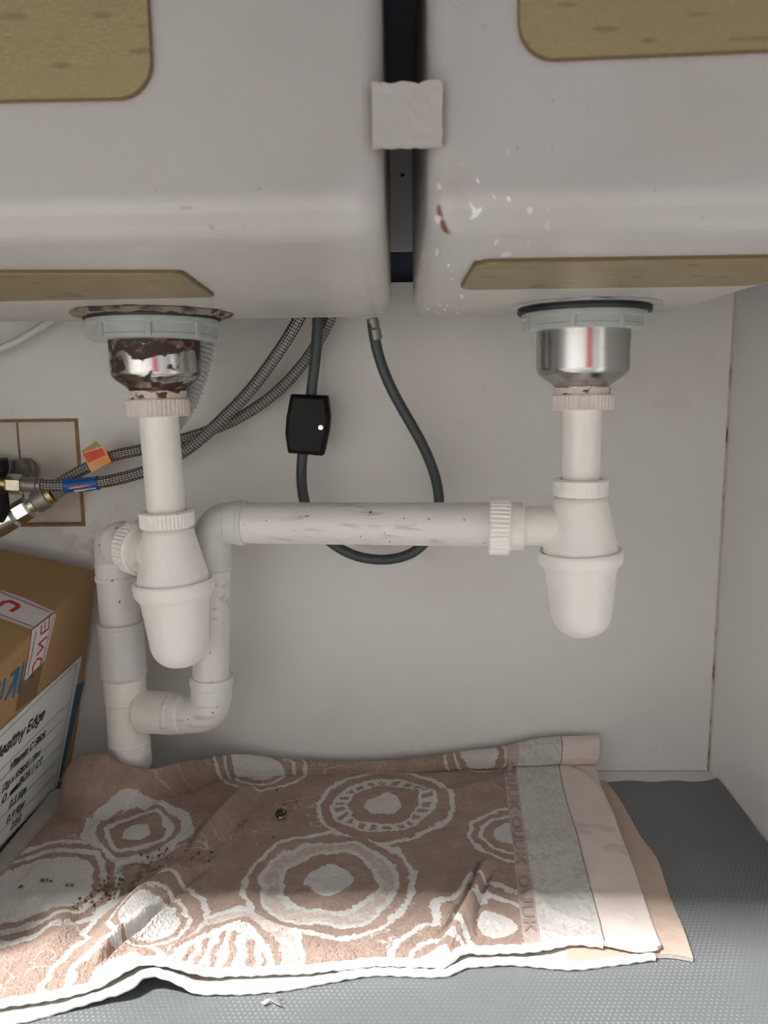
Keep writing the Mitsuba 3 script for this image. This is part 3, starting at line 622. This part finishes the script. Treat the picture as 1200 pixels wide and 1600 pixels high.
part(v2, 'union_nut', runs(q(.16), q(.40), [(0, .0100), (.06, .0112), (.9, .0112), (1, .0100)], 40), 'm_grey_metal', 30)
part(v2, 'neck', runs(q(.38), q(.55), [(0, .0078), (1, .0078)], 32), 'm_pale_brass', 30)
part(v2, 'hex_nut', hexn(q(.50), q(.76), .0120), 'm_steel_chrome', False, 'chrome hexagonal nut')
part(v2, 'body', runs(q(.74), q(1.25), [(0, .0095), (.12, .0125), (.6, .0130), (1, .012)], 36), 'm_steel_chrome', 30, 'chrome body')
part(v2, 'handle', runs(q(.98, .776), at(-4, 770, .760), [(0, .006), (.4, .0085), (1, .010)], 24), 'm_black_plastic', 30, 'black handle')
esc = thing('pipe_stub', 'dull grey pipe stub coming out of the tiles behind the valves', 'pipe')
part(esc, 'stub', runs(at(44, 735, .8365), at(20, 734, .815), [(0, .0135), (.25, .0135), (.3, .0110), (1, .0110)], 36), 'm_grey_metal', 30)
part(esc, 'pipe', runs(at(22, 734, .817), at(-40, 730, .812), [(0, .0110), (1, .0110)], 36), 'm_grey_metal', 30)
# corrugated overflow hose behind the rusty drain
oh = thing('overflow_hose', 'pale grey corrugated overflow hose behind the rusty drain cup', 'hose')
po = spline(P([(326, 470, .735), (322, 520, .735), (317, 560, .733), (305, 600, .728), (292, 632, .722), (276, 655, .715), (262, 672, .705)]), 240)
part(oh, 'corrugated_tube', tube(po, .0082 + .0013 * np.sin(np.arange(240) * 2 * np.pi / 8), 28), 'm_corrugated', 40)
wcb = thing('white_cable', 'white cable crossing behind the left sink at the upper left', 'cable')
part(wcb, 'cable', tube(spline(P([(-60, 572, .81), (0, 545, .81), (30, 531, .81), (60, 513, .81), (110, 480, .81)]), 60), .0037, 20), 'm_white_cable', 30)

# ================================================================== cardboard box, tipped against the left
cb = thing('cardboard_box', 'brown cardboard carton tipped over at the left with a white printed label', 'box')
C1 = at(152, 890, .800); C2 = at(0, 1040, .600); B1 = at(92, 1222, .800)
ub = (C1 - C2) / np.linalg.norm(C1 - C2)                                    # along the top edge, towards the back
dnv = (B1 - C1) - (B1 - C1).dot(ub) * ub; hgt = np.linalg.norm(dnv); upb = -dnv / hgt
nb = np.cross(ub, upb)                                                      # out of the printed side
if nb[0] < 0: nb = -nb
BL_, BW = .34, .20
def hexa(o, u, lu, v, lv, n_, ln, rb=.004):
    s = [m3.Manifold.sphere(rb, 14).translate((o + u * a + v * b + n_ * c).tolist()) for a in (-lu + rb, -rb) for b in (-lv + rb, -rb) for c in (-ln + rb, -rb)]
    return tm(m3.Manifold.batch_hull(s))
bm = hexa(C1, ub, BL_, upb, hgt, nb, BW)
bm = trimesh.Trimesh(*trimesh.remesh.subdivide_to_size(bm.vertices, bm.faces, .012), process=True)
bm.vertices[:, 2] = np.maximum(bm.vertices[:, 2], .0072)
part(cb, 'carton', bm, 'm_card', 35)
def face(px, py):                        # the point of the printed side behind a place in the photograph, as (along, up) from the top back corner
    d = ray(px, py); t = (C1 - EYE).dot(nb) / d.dot(nb); h = EYE + d * t - C1; return np.array([h.dot(ub), h.dot(upb)])
def topf(px, py):                        # same for the carton's top: (along, across)
    d = ray(px, py); t = (C1 - EYE).dot(upb) / d.dot(upb); h = EYE + d * t - C1; return np.array([h.dot(ub), h.dot(nb)])
def lift(m, lev, o=C1, u=ub, v=upb, n_=nb):
    q = m.vertices; m = m.copy(); m.vertices = o + q[:, :1] * u + q[:, 1:2] * v + (q[:, 2:] + lev) * n_; return m
def sticker(parent, name, pts, lev, th, m, label=None, f=face, top=False, kind=None):
    poly = Polygon([f(*q) for q in pts]).buffer(0)
    if top: q = lift(prism(poly, 0, th), lev, C1, ub, nb, upb)
    else: q = lift(prism(poly, 0, th), lev)
    return part(parent, name, q, m, False, label, kind)
# blue printed band down to the floor at the back edge, label with rules and printing
sticker(cb, 'blue_band', [(132, 1064), (116, 1128), (96, 1215), (30, 1260), (60, 1200), (100, 1080)], .0002, .0002, 'm_blue_band', 'dark blue printed band')
lab = sticker(cb, 'label_sheet', [(127, 1024), (60, 1084), (-40, 1178), (-140, 1290), (-160, 1490), (88, 1228)], .0006, .0004, 'm_paper', 'white printed label')
def strip(parent, name, a, b, wd, lev, m, f=face, top=False):
    p0, p1 = f(*a), f(*b); poly = LineString([p0, p1]).buffer(wd / 2, cap_style=2)
    q = lift(prism(poly, 0, .0002), lev, *( (C1, ub, nb, upb) if top else ())); return part(parent, name, q, m, False)
for a, b in [((106, 1097), (-30, 1232)), ((100, 1120), (-30, 1248)), ((96, 1142), (-30, 1268)), ((93, 1163), (-30, 1287)), ((91, 1183), (-30, 1308)), ((88, 1207), (-30, 1330)), ((80, 1232), (-30, 1352)), ((118, 1036), (-30, 1178))]:
    strip(lab, 'rule', a, b, .0006, .0012, 'm_rule')
strip(lab, 'rule', (118, 1036), (84, 1230), .0006, .0012, 'm_rule')
def lettering(parent, name, text, a, b, h_px, lev, m, bold=False, slant=.18, f=face, top=False, hm=None):
    """text from a to b (both on the baseline in the photograph), cap height h_px there."""
    tmh = meshkit.text_mesh(text, 1.0, .02, bold); q = tmh.vertices; x0, x1 = q[:, 0].min(), q[:, 0].max()
    p0, p1 = f(*a), f(*b); ux = (p1 - p0); pm = (p0 + p1) / 2
    vy = np.array([-ux[1], ux[0]]); vy /= np.linalg.norm(vy); hh = hm
    k = (q[:, 0] - x0) / (x1 - x0)
    XY = p0 + k[:, None] * ux + q[:, 1:2] * hh * (vy + slant * ux / np.linalg.norm(ux))
    tmh.vertices = np.column_stack([XY, q[:, 2] * .01])
    tmh = lift(tmh, lev, *((C1, ub, nb, upb) if top else ()))
    return part(parent, name, tmh, m, False)
lettering(lab, 'lettering', 'Healthy Edge', (-13, 1193), (66, 1122), 0, .0012, 'm_ink', True, hm=.0118)
lettering(lab, 'lettering', 'Vitamin C Stick', (12, 1205), (68, 1150), 0, .0012, 'm_ink', True, hm=.0078)
lettering(lab, 'lettering', '(2g x 5Stick) / Box', (1, 1238), (60, 1179), 0, .0012, 'm_ink', True, hm=.0074)
lettering(lab, 'lettering', '0', (0, 1257), (7, 1249), 0, .0012, 'm_ink', True, hm=.0076)
lettering(lab, 'lettering', 'BOX / CT', (27, 1228), (63, 1192), 0, .0012, 'm_ink', True, hm=.0076)
sticker(lab, 'blacked_out_patch', [(12, 1245), (14, 1237), (27, 1222), (26, 1231)], .0012, .0002, 'm_ink')
lettering(lab, 'lettering', '0.1 Kgs', (11, 1264), (38, 1237), 0, .0012, 'm_ink', True, hm=.0076)
lettering(lab, 'lettering', '0.9 Kgs', (7, 1288), (35, 1259), 0, .0012, 'm_ink', True, hm=.0076)
lettering(lab, 'lettering', '210', (14, 1298), (29, 1282), 0, .0012, 'm_ink', True, hm=.0080)
# printed tape: over the top, bending down the side
tp = sticker(cb, 'printed_tape', [(-60, 903), (0, 922), (40, 936), (84, 956), (49, 984), (0, 966), (-60, 946)], .0004, .0003, 'm_tape_white', 'white printed sealing tape', topf, True)
sticker(tp, 'tape_side', [(84, 958), (86, 962), (69, 1032), (63, 1037), (38, 1063), (50, 984)], .0005, .0003, 'm_tape_white')
for a, b, c in (((-60, 904.5), (0, 923.5), (84, 957)), ((-60, 944), (0, 964.5), (49, 983))):
    strip(tp, 'border', a, b, .0022, .0008, 'm_tape_pink', topf, True); strip(tp, 'border', b, c, .0022, .0008, 'm_tape_pink', topf, True)
for a, b in (((-60, 907.5), (0, 926.5)), ((0, 926.5), (78, 958)), ((-60, 940), (0, 961.5)), ((0, 961.5), (52, 981))): strip(tp, 'line', a, b, .0008, .001, 'm_tape_line', topf, True)
for a, b in (((85, 962), (67, 1034)), ((52, 986), (37, 1062))): strip(tp, 'border', a, b, .0022, .0008, 'm_tape_pink')
for a, b in (((82, 963), (64, 1036)), ((55, 987), (41, 1056))): strip(tp, 'line', a, b, .0008, .001, 'm_tape_line')
def strokes(parent, name, lines, wd, lev, m, f=face, top=False):
    from shapely import union_all
    g = union_all([LineString([f(*q) for q in ln]).buffer(wd / 2, cap_style=2, join_style=2) for ln in lines])
    ms = [prism(x, 0, .0002) for x in getattr(g, 'geoms', [g])]
    return part(parent, name, lift(cat(*ms), lev, *((C1, ub, nb, upb) if top else ())), m, False)
strokes(tp, 'letter', [[(76, 963), (74, 982), (62, 991)], [(69, 972), (68, 983)], [(63, 976), (62, 991)]], .0020, .001, 'm_tape_red')
strokes(tp, 'letter', [[(72, 994), (59, 1006), (66, 1011), (55, 1024)]], .0020, .001, 'm_tape_red')
strokes(tp, 'letter', [[(62, 1037), (63, 1029), (57, 1029), (50, 1040), (49, 1052), (51, 1057)]], .0020, .001, 'm_tape_red')
strokes(tp, 'letter', [[(-4, 949), (6, 942), (16, 941), (27, 946), (28, 950), (17, 957)]], .0042, .001, 'm_tape_red', topf, True)
sticker(cb, 'clear_tape', [(66, 1037), (56, 1086), (24, 1112), (34, 1064)], .0003, .0003, 'm_card_dark', 'torn end of brown clear tape')
strokes(cb, 'printed_letters', [[(37, 1035), (28, 1083)], [(30, 1042), (20, 1090)], [(17, 1055), (26, 1047), (20, 1070), (7, 1094)], [(14, 1075), (24, 1066)], [(8, 1060), (1, 1092)], [(0, 1066), (-6, 1100)]], .0034, .0003, 'm_blue_print')

# ================================================================== the towel, folded in two layers
def PL(pts): return np.array([on(*q) for q in pts])
Fp = PL([(-150, 1600, .010), (-60, 1588, .010), (0, 1566, .011), (60, 1556, .012), (150, 1536, .014), (203, 1507, .020), (222, 1499, .023), (262, 1500, .022), (310, 1512, .016), (360, 1515, .012), (480, 1511, .011), (600, 1500, .011), (690, 1502, .011), (727, 1481, .012),
         (830, 1479, .012), (900, 1467, .012), (945, 1471, .012), (1000, 1481, .011), (1034, 1477, .011)])
Mp = PL([(-60, 1440, .012), (5, 1400, .012), (60, 1350, .012), (96, 1318, .014), (160, 1328, .014), (230, 1330, .014), (330, 1332, .014), (430, 1332, .014), (530, 1330, .014), (640, 1330, .014), (740, 1330, .014), (830, 1330, .014), (900, 1330, .014), (945, 1332, .014), (983, 1338, .012)])
Bp = np.array([at(*q) for q in [(104, 1205, .735), (118, 1183, .730), (160, 1177, .722), (200, 1196, .722), (235, 1201, .722), (275, 1192, .735), (330, 1182, .775), (400, 1179, .808), (480, 1185, .814), (560, 1186, .815), (640, 1182, .816), (700, 1174, .817), (790, 1162, .818), (850, 1150, .819), (935, 1146, .820)]])
def resamp(P_, n):
    from scipy.interpolate import PchipInterpolator
    s = np.r_[0, np.cumsum(np.linalg.norm(np.diff(P_, axis=0), axis=1))]; return PchipInterpolator(s / s[-1], P_)(np.linspace(0, 1, n))
NS, NT = 420, 300
Fc, Mc, Bc = resamp(Fp, NS), resamp(Mp, NS), resamp(Bp, NS)
# ridges and creases: (points in the photograph, half-width, height); negative = crease
FOLDS = [
    ([(395, 1228), (350, 1275), (305, 1332)], .0085, .0085), ([(410, 1240), (362, 1298), (318, 1346)], .0024, -.0075), ([(378, 1222), (330, 1262), (290, 1300)], .0040, -.0030),
    ([(318, 1350), (250, 1385), (190, 1445), (130, 1510)], .0140, .0080), ([(262, 1408), (215, 1458), (158, 1512)], .0024, -.0085), ([(250, 1420), (200, 1468), (150, 1515)], .0070, .0050), ([(300, 1350), (215, 1385), (150, 1420), (95, 1450)], .0045, -.0060),
    ([(285, 1220), (255, 1250), (240, 1290)], .010, .004), ([(110, 1255), (160, 1300), (150, 1360)], .008, .004), ([(200, 1210), (225, 1235), (300, 1225)], .005, -.004),
    ([(764, 1345), (742, 1380), (728, 1430), (692, 1490)], .0085, .0075), ([(752, 1350), (735, 1392), (705, 1440), (655, 1485)], .0024, -.0065), ([(770, 1360), (752, 1400), (745, 1455)], .0022, -.0035), ([(330, 1352), (280, 1392), (262, 1420)], .0022, -.0045), ([(350, 1262), (310, 1300), (296, 1322)], .0020, -.0040),
    ([(727, 1400), (800, 1410), (840, 1400)], .0045, -.0022), ([(820, 1380), (880, 1430), (930, 1440)], .006, .0026), ([(880, 1250), (915, 1320), (935, 1400)], .010, .0018),
    ([(640, 1370), (690, 1410), (700, 1440)], .010, .003), ([(300, 1440), (420, 1450), (540, 1490)], .010, .0022), ([(470, 1300), (390, 1380), (400, 1450)], .012, .0025), ([(560, 1220), (680, 1240), (780, 1215)], .010, .0028),
    ([(30, 1400), (90, 1440), (60, 1500)], .014, .004), ([(905, 1210), (945, 1260), (960, 1290)], .006, .003), ([(880, 1195), (920, 1215), (960, 1250)], .0022, -.002),
]
FL = [(spline(np.array([on(px, py, .014) for px, py in pts])[:, :], 40)[:, :2], wd, ht) for pts, wd, ht in FOLDS]
def folds(x, y):
    z = np.zeros_like(x)
    for pl, wd, ht in FL:
        d = np.full(x.shape, 9.); tt = np.zeros(x.shape)
        for k in range(len(pl)):
            e = np.hypot(x - pl[k, 0], y - pl[k, 1]); q = e < d; d[q] = e[q]; tt[q] = k / (len(pl) - 1)
        z += 1.8 * ht * np.exp(-(d / wd) ** 2) * np.clip(np.sin(np.pi * np.clip(tt * .9 + .05, 0, 1)) * 1.6, 0, 1)
    return z
CREASE = np.array([(100, 1240), (330, 1215), (400, 1201), (480, 1199), (560, 1199), (640, 1197), (700, 1193), (790, 1187), (870, 1184), (935, 1180)])
def towel_grid(t, Fc, Mc, Bc, thick):
    """rows t from the front edge (0) to the back edge (1)."""
    t = np.asarray(t)[:, None]; tm_ = .5
    foot = Bc.copy(); rise = np.clip(Bc[:, 2] - thick, .002, None); lean = np.clip(rise * .38, .004, .03); foot[:, 1] -= lean; foot[:, 2] = thick
    l0 = (1 - t / tm_) ; X = np.where(t < tm_, Fc[:, 0] * (1 - t / tm_) + Mc[:, 0] * (t / tm_), Mc[:, 0] * (1 - (t - tm_) / (1 - tm_)) + Bc[:, 0] * ((t - tm_) / (1 - tm_)))
    # smooth quadratic blend keeps the left edge round
    a, b, c = (1 - t) * (1 - 2 * t), 4 * t * (1 - t), t * (2 * t - 1)
    Xq = a * Fc[:, 0] + b * Mc[:, 0] + c * Bc[:, 0]; Yl = np.where(t < tm_, Fc[:, 1] * (1 - t / tm_) + Mc[:, 1] * (t / tm_), 0)
    tb = .82
    g = np.clip((t - tb) / (1 - tb), 0, 1)
    u = np.clip((t - tm_) / (tb - tm_), 0, 1)
    Yb = Mc[:, 1] * (1 - u) + foot[:, 1] * u + lean * g ** 1.0 * (.25 + .75 * g)
    Y = np.where(t < tm_, Yl, Yb)
    Z = Fc[:, 2] * np.clip(1 - t / .16, 0, 1) ** 1.5 + thick * (1 - np.clip(1 - t / .16, 0, 1) ** 1.5) + rise * np.where(g > 0, 1 - (1 - g) ** 1.35, 0)
    # along the wall the back edge is a roll lying on a gentle rise
    pxs = 622 + Bc[:, 0] * 1200 / .81
    zc = np.array([zz(a, np.interp(a, CREASE[:, 0], CREASE[:, 1]) + 13, .806) for a in pxs]); wr = np.clip((pxs - 330) / 90, 0, 1)[None]; wr = wr * wr * (3 - 2 * wr)
    R_ = np.clip((Bc[:, 2] - zc) / 2, .004, None); ycn = Bc[:, 1] - .004
    th_ = g * math.pi * 1.02
    yr, zr = ycn - R_ * np.sin(th_), zc + R_ * (1 - np.cos(th_)) - .0005
    yf = Mc[:, 1] * (1 - u) + ycn * u; zf = thick + (zc - thick) * np.clip((u - .25) / .75, 0, 1) ** 1.6
    Y = np.where(t < tm_, Y, Y * (1 - wr) + wr * np.where(g > 0, yr, yf)); Z = np.where(t < tm_, Z, Z * (1 - wr) + wr * np.where(g > 0, zr, zf))
    return .6 * X + .4 * Xq, Y, Z, g
tt = np.linspace(0, 1, NT)
X, Y, Z, G = towel_grid(tt, Fc, Mc, Bc, .012)
TX, TY = X.copy(), Y + 0.0
arc = np.cumsum(np.r_[np.zeros((1, NS)), np.sqrt(np.diff(Y, axis=0) ** 2 + np.diff(Z, axis=0) ** 2) * (G[1:] > 0)], 0)
UVx, UVy = TX, np.where(G > 0, Y[np.searchsorted(tt, .82)][None] + arc, TY)
damp = np.clip(1 - G * 3, 0, 1) * np.clip(tt[:, None] / .05, 0, 1)
Z = Z + folds(TX, TY) * damp
Z += (meshkit.fbm(np.stack([TX * 30, TY * 30, 0 * TX], -1), 3, 8) - .5) * .0075 * (.35 + .65 * damp)
terry = (TX - (BC[0] + BM * (TY - BC[1]))) < 0
Z += (meshkit.fbm(np.stack([TX * 560, TY * 560, 0 * TX], -1), 2, 2) - .5) * .0014 * np.where(terry, 1, .15)
Z = np.maximum(Z, .0105)
def off_box(X, Y, Z):                  # the carton stands on the left: the cloth stops against it
    d = (np.stack([X, Y, Z], -1) - C1) @ nb; return X + np.clip(.0025 - d, 0, .2) / nb[0]
X = off_box(X, Y, Z)
# a shadowed crease where the towel turns up along the wall
cre = np.exp(-((tt[:, None] - .815) / .012) ** 2) * np.clip((Bc[:, 0] + .12) / .03, 0, 1)[None]
Z -= .002 * cre * (Z > .012)
top = sheet(X, Y, Z, .0030); uvt = np.stack([UVx, UVy], -1).reshape(-1, 2); uvt = np.vstack([uvt, uvt])
tw = thing('towel', 'brown and cream ring-patterned terry towel folded on the cabinet floor', 'towel')
def normals_ok(m): return m
part(tw, 'upper_layer', top, 'm_towel', True, 'upper fold with rings, lettered strip and flat border', uv=uvt)
from scipy.interpolate import LinearNDInterpolator
sub = (slice(None, None, 4), slice(None, None, 4))
hgt_at = LinearNDInterpolator(np.stack([TX[sub].ravel(), TY[sub].ravel()], 1), Z[sub].ravel(), fill_value=.013)
# lower layer: follows the floor, reaches a little further to the front and right
Fl = PL([(-150, 1625, .004), (-40, 1606, .004), (40, 1588, .005), (100, 1571, .006), (170, 1549, .010), (207, 1535, .014), (222, 1519, .017), (255, 1520, .017), (285, 1532, .012), (312, 1544, .006), (370, 1545, .005), (430, 1541, .005), (520, 1526, .005), (590, 1516, .005), (690, 1519, .005), (722, 1506, .005), (800, 1500, .005), (850, 1504, .005), (890, 1507, .005),
         (960, 1500, .005), (1040, 1492, .005), (1083, 1500, .004)])
Ml = PL([(-70, 1390, .006), (40, 1330, .006), (100, 1310, .006), (200, 1330, .006), (330, 1332, .006), (530, 1330, .006), (740, 1330, .006), (900, 1330, .006), (983, 1335, .006), (1026, 1345, .005)])
Bl_ = np.array([on(*q) for q in [(36, 1236, .006), (70, 1233, .006), (110, 1232, .006), (160, 1236, .006), (235, 1236, .006), (330, 1222, .006), (480, 1212, .006), (640, 1210, .006), (790, 1208, .006), (880, 1206, .006), (940, 1206, .006)]])
NS2, NT2 = 260, 130
t2 = np.linspace(0, 1, NT2); F2, M2, B2 = resamp(Fl, NS2), resamp(Ml, NS2), resamp(Bl_, NS2); B2[:, 1] = np.minimum(B2[:, 1], np.interp(B2[:, 0], [-.5, -.345, -.318, -.225, -.19], [.785, .785, .715, .715, .80]))
th = t2[:, None]; X2 = np.where(th < .5, F2[:, 0] * (1 - 2 * th) + M2[:, 0] * 2 * th, M2[:, 0] * (2 - 2 * th) + B2[:, 0] * (2 * th - 1))
Y2 = np.where(th < .5, F2[:, 1] * (1 - 2 * th) + M2[:, 1] * 2 * th, M2[:, 1] * (2 - 2 * th) + B2[:, 1] * (2 * th - 1))
fz = np.clip(1 - th / .16, 0, 1) ** 1.5
Z2 = F2[:, 2] * fz + .006 * (1 - fz) + (meshkit.fbm(np.stack([X2 * 300, Y2 * 300, 0 * X2], -1), 2, 5) - .5) * .0012
X2 = off_box(X2, Y2, Z2)
# wavy right edge of the lower layer
Z2 = np.maximum(Z2, .0050)
Z2 += .002 * np.clip((np.arange(NS2)[None] - NS2 + 26) / 26, 0, 1) * np.sin(th * 17)
part(tw, 'lower_layer', sheet(X2, Y2, Z2, .0028), 'm_towel_back', 50, 'grey underside of the towel showing below')
tan = sheet(X2[:, -44:], Y2[:, -44:], Z2[:, -44:] + .0006, .0004); part(tw, 'tan_border', tan, 'm_towel_tan', 50, 'tan flat border of the lower layer')
fr = slice(0, 12); k0, k1 = int(NS2 * .72), int(NS2 * .93)
# white rolled hems along both front edges
def hem(path, r, name='hem'): 
    q = spline(path, 420); q[:, 2] += .0004 * np.sin(np.arange(420) * .7)
    part(tw, name, lump(tube(q, r, 14), .0004, 500, 2), 'm_hem', True, 'white overlocked hem')
fe = np.stack([X[0], Y[0], Z[0]], 1); cut = int(NS * .93)
hem(fe[:cut:7] + [0, -.0008, -.0010], .0031)
hem(np.stack([X2[0], Y2[0], Z2[0]], 1)[:int(NS2 * .955):6] + [0, -.0006, -.0008], .0030)
mat('m_hem_pink', (.60, .51, .475), .85, .2)
q_ = spline(fe[cut - 6::4] + [0, -.0005, -.0012], 80); part(tw, 'hem', lump(tube(q_, .0018, 12), .0003, 600, 2), 'm_hem_pink', True, 'pinkish stitched hem of the flat border')
# woven letters on the strip, read down towards the front
def strip_xy(f, off):
    y = BA[1] + (BB[1] - BA[1]) * f; x = BA[0] + BL * (y - BA[1]) + off; return x, y
def woven(text, f0, f1):
    t_ = meshkit.text_mesh(text, 1.0, .02, True); t_ = trimesh.Trimesh(*trimesh.remesh.subdivide_to_size(t_.vertices, t_.faces, .5), process=True)
    q = t_.vertices; k = (q[:, 0] - q[:, 0].min()) / np.ptp(q[:, 0]); f = f0 + (f1 - f0) * k
    x, y = strip_xy(f, .0020 + q[:, 1] * .0090)
    z = hgt_at(x, y); t_.vertices = np.stack([x, y, z + .0006 + q[:, 2] * .02], 1); part(tw, 'woven_letters', t_, 'm_weave', False, 'woven brand lettering on the strip')
woven('OUUK', .03, .30); woven('OUUK', .36, .64); woven('OUUK', .70, .965)

# ================================================================== small litter
pod = thing('seed_pod', 'small dark lumpy seed pod lying on the brown towel', 'seed')
pc = on(439, 1274, .016); sm = trimesh.creation.icosphere(3, .0054); sm = lump(sm, .0016, 380, 3); sm.apply_translation([pc[0], pc[1], float(hgt_at(pc[0], pc[1])) + .0048]); part(pod, 'pod', sm, 'm_pod', 35)
cr = []
for (px, py, sp, n) in ((167, 1388, 12, 46), (190, 1380, 16, 22), (250, 1350, 30, 26), (140, 1405, 12, 12), (120, 1416, 8, 6), (385, 1283, 8, 7), (374, 1289, 5, 4), (300, 1330, 20, 12), (34, 1384, 3, 8), (70, 1376, 4, 14), (108, 1383, 4, 6), (405, 1256, 60, 8)):
    for _ in range(n):
        a = on(px + rng.normal() * sp, py + rng.normal() * sp * .5 - (0), .014); r = rng.uniform(.0005, .0014)
        s_ = trimesh.creation.icosphere(1, r); s_.vertices *= rng.uniform(.6, 1.3, 3); s_.apply_translation([a[0], a[1], float(hgt_at(a[0], a[1])) + r * .9]); cr.append(s_)
cm = thing('crumbs', 'scattered dark brown crumbs in the folds of the towel at the left', 'crumbs'); labels[cm]['kind'] = 'stuff'
part(cm, 'grains', cat(*cr), 'm_crumb', False, kind='stuff')
sc_ = thing('paper_scrap', 'tiny torn scrap of white and silver foil on the grey liner in front', 'scrap')
def scrap(pts, zs, m, name):
    v = np.array([on(x, y, .004 + z) for (x, y), z in zip(pts, zs)]); b = v - [0, 0, .0003]
    n = len(v); f = [[0, i, i + 1] for i in range(1, n - 1)]; Fs = f + [[n + a, n + c, n + b_] for a, b_, c in f] + [[i, n + i, (i + 1) % n] for i in range(n)] + [[(i + 1) % n, n + i, n + (i + 1) % n] for i in range(n)]
    part(sc_, name, trimesh.Trimesh(np.vstack([v, b]), Fs, process=False), m, False)
scrap([(408, 1567), (416, 1561), (421, 1562), (414, 1569)], [.0005, .002, .002, .0005], 'm_scrap', 'white_flake')
scrap([(418, 1559), (428, 1559), (436, 1566), (441, 1572), (433, 1569), (424, 1562)], [.001, .004, .003, .0005, .0005, .001], 'm_foil', 'foil_curl')
scrap([(433, 1562), (443, 1560), (441, 1563), (434, 1566)], [.002, .003, .0005, .0005], 'm_foil', 'foil_tip')
for _k in [k for k in labels if '__' in k and k not in scene]: del labels[_k]
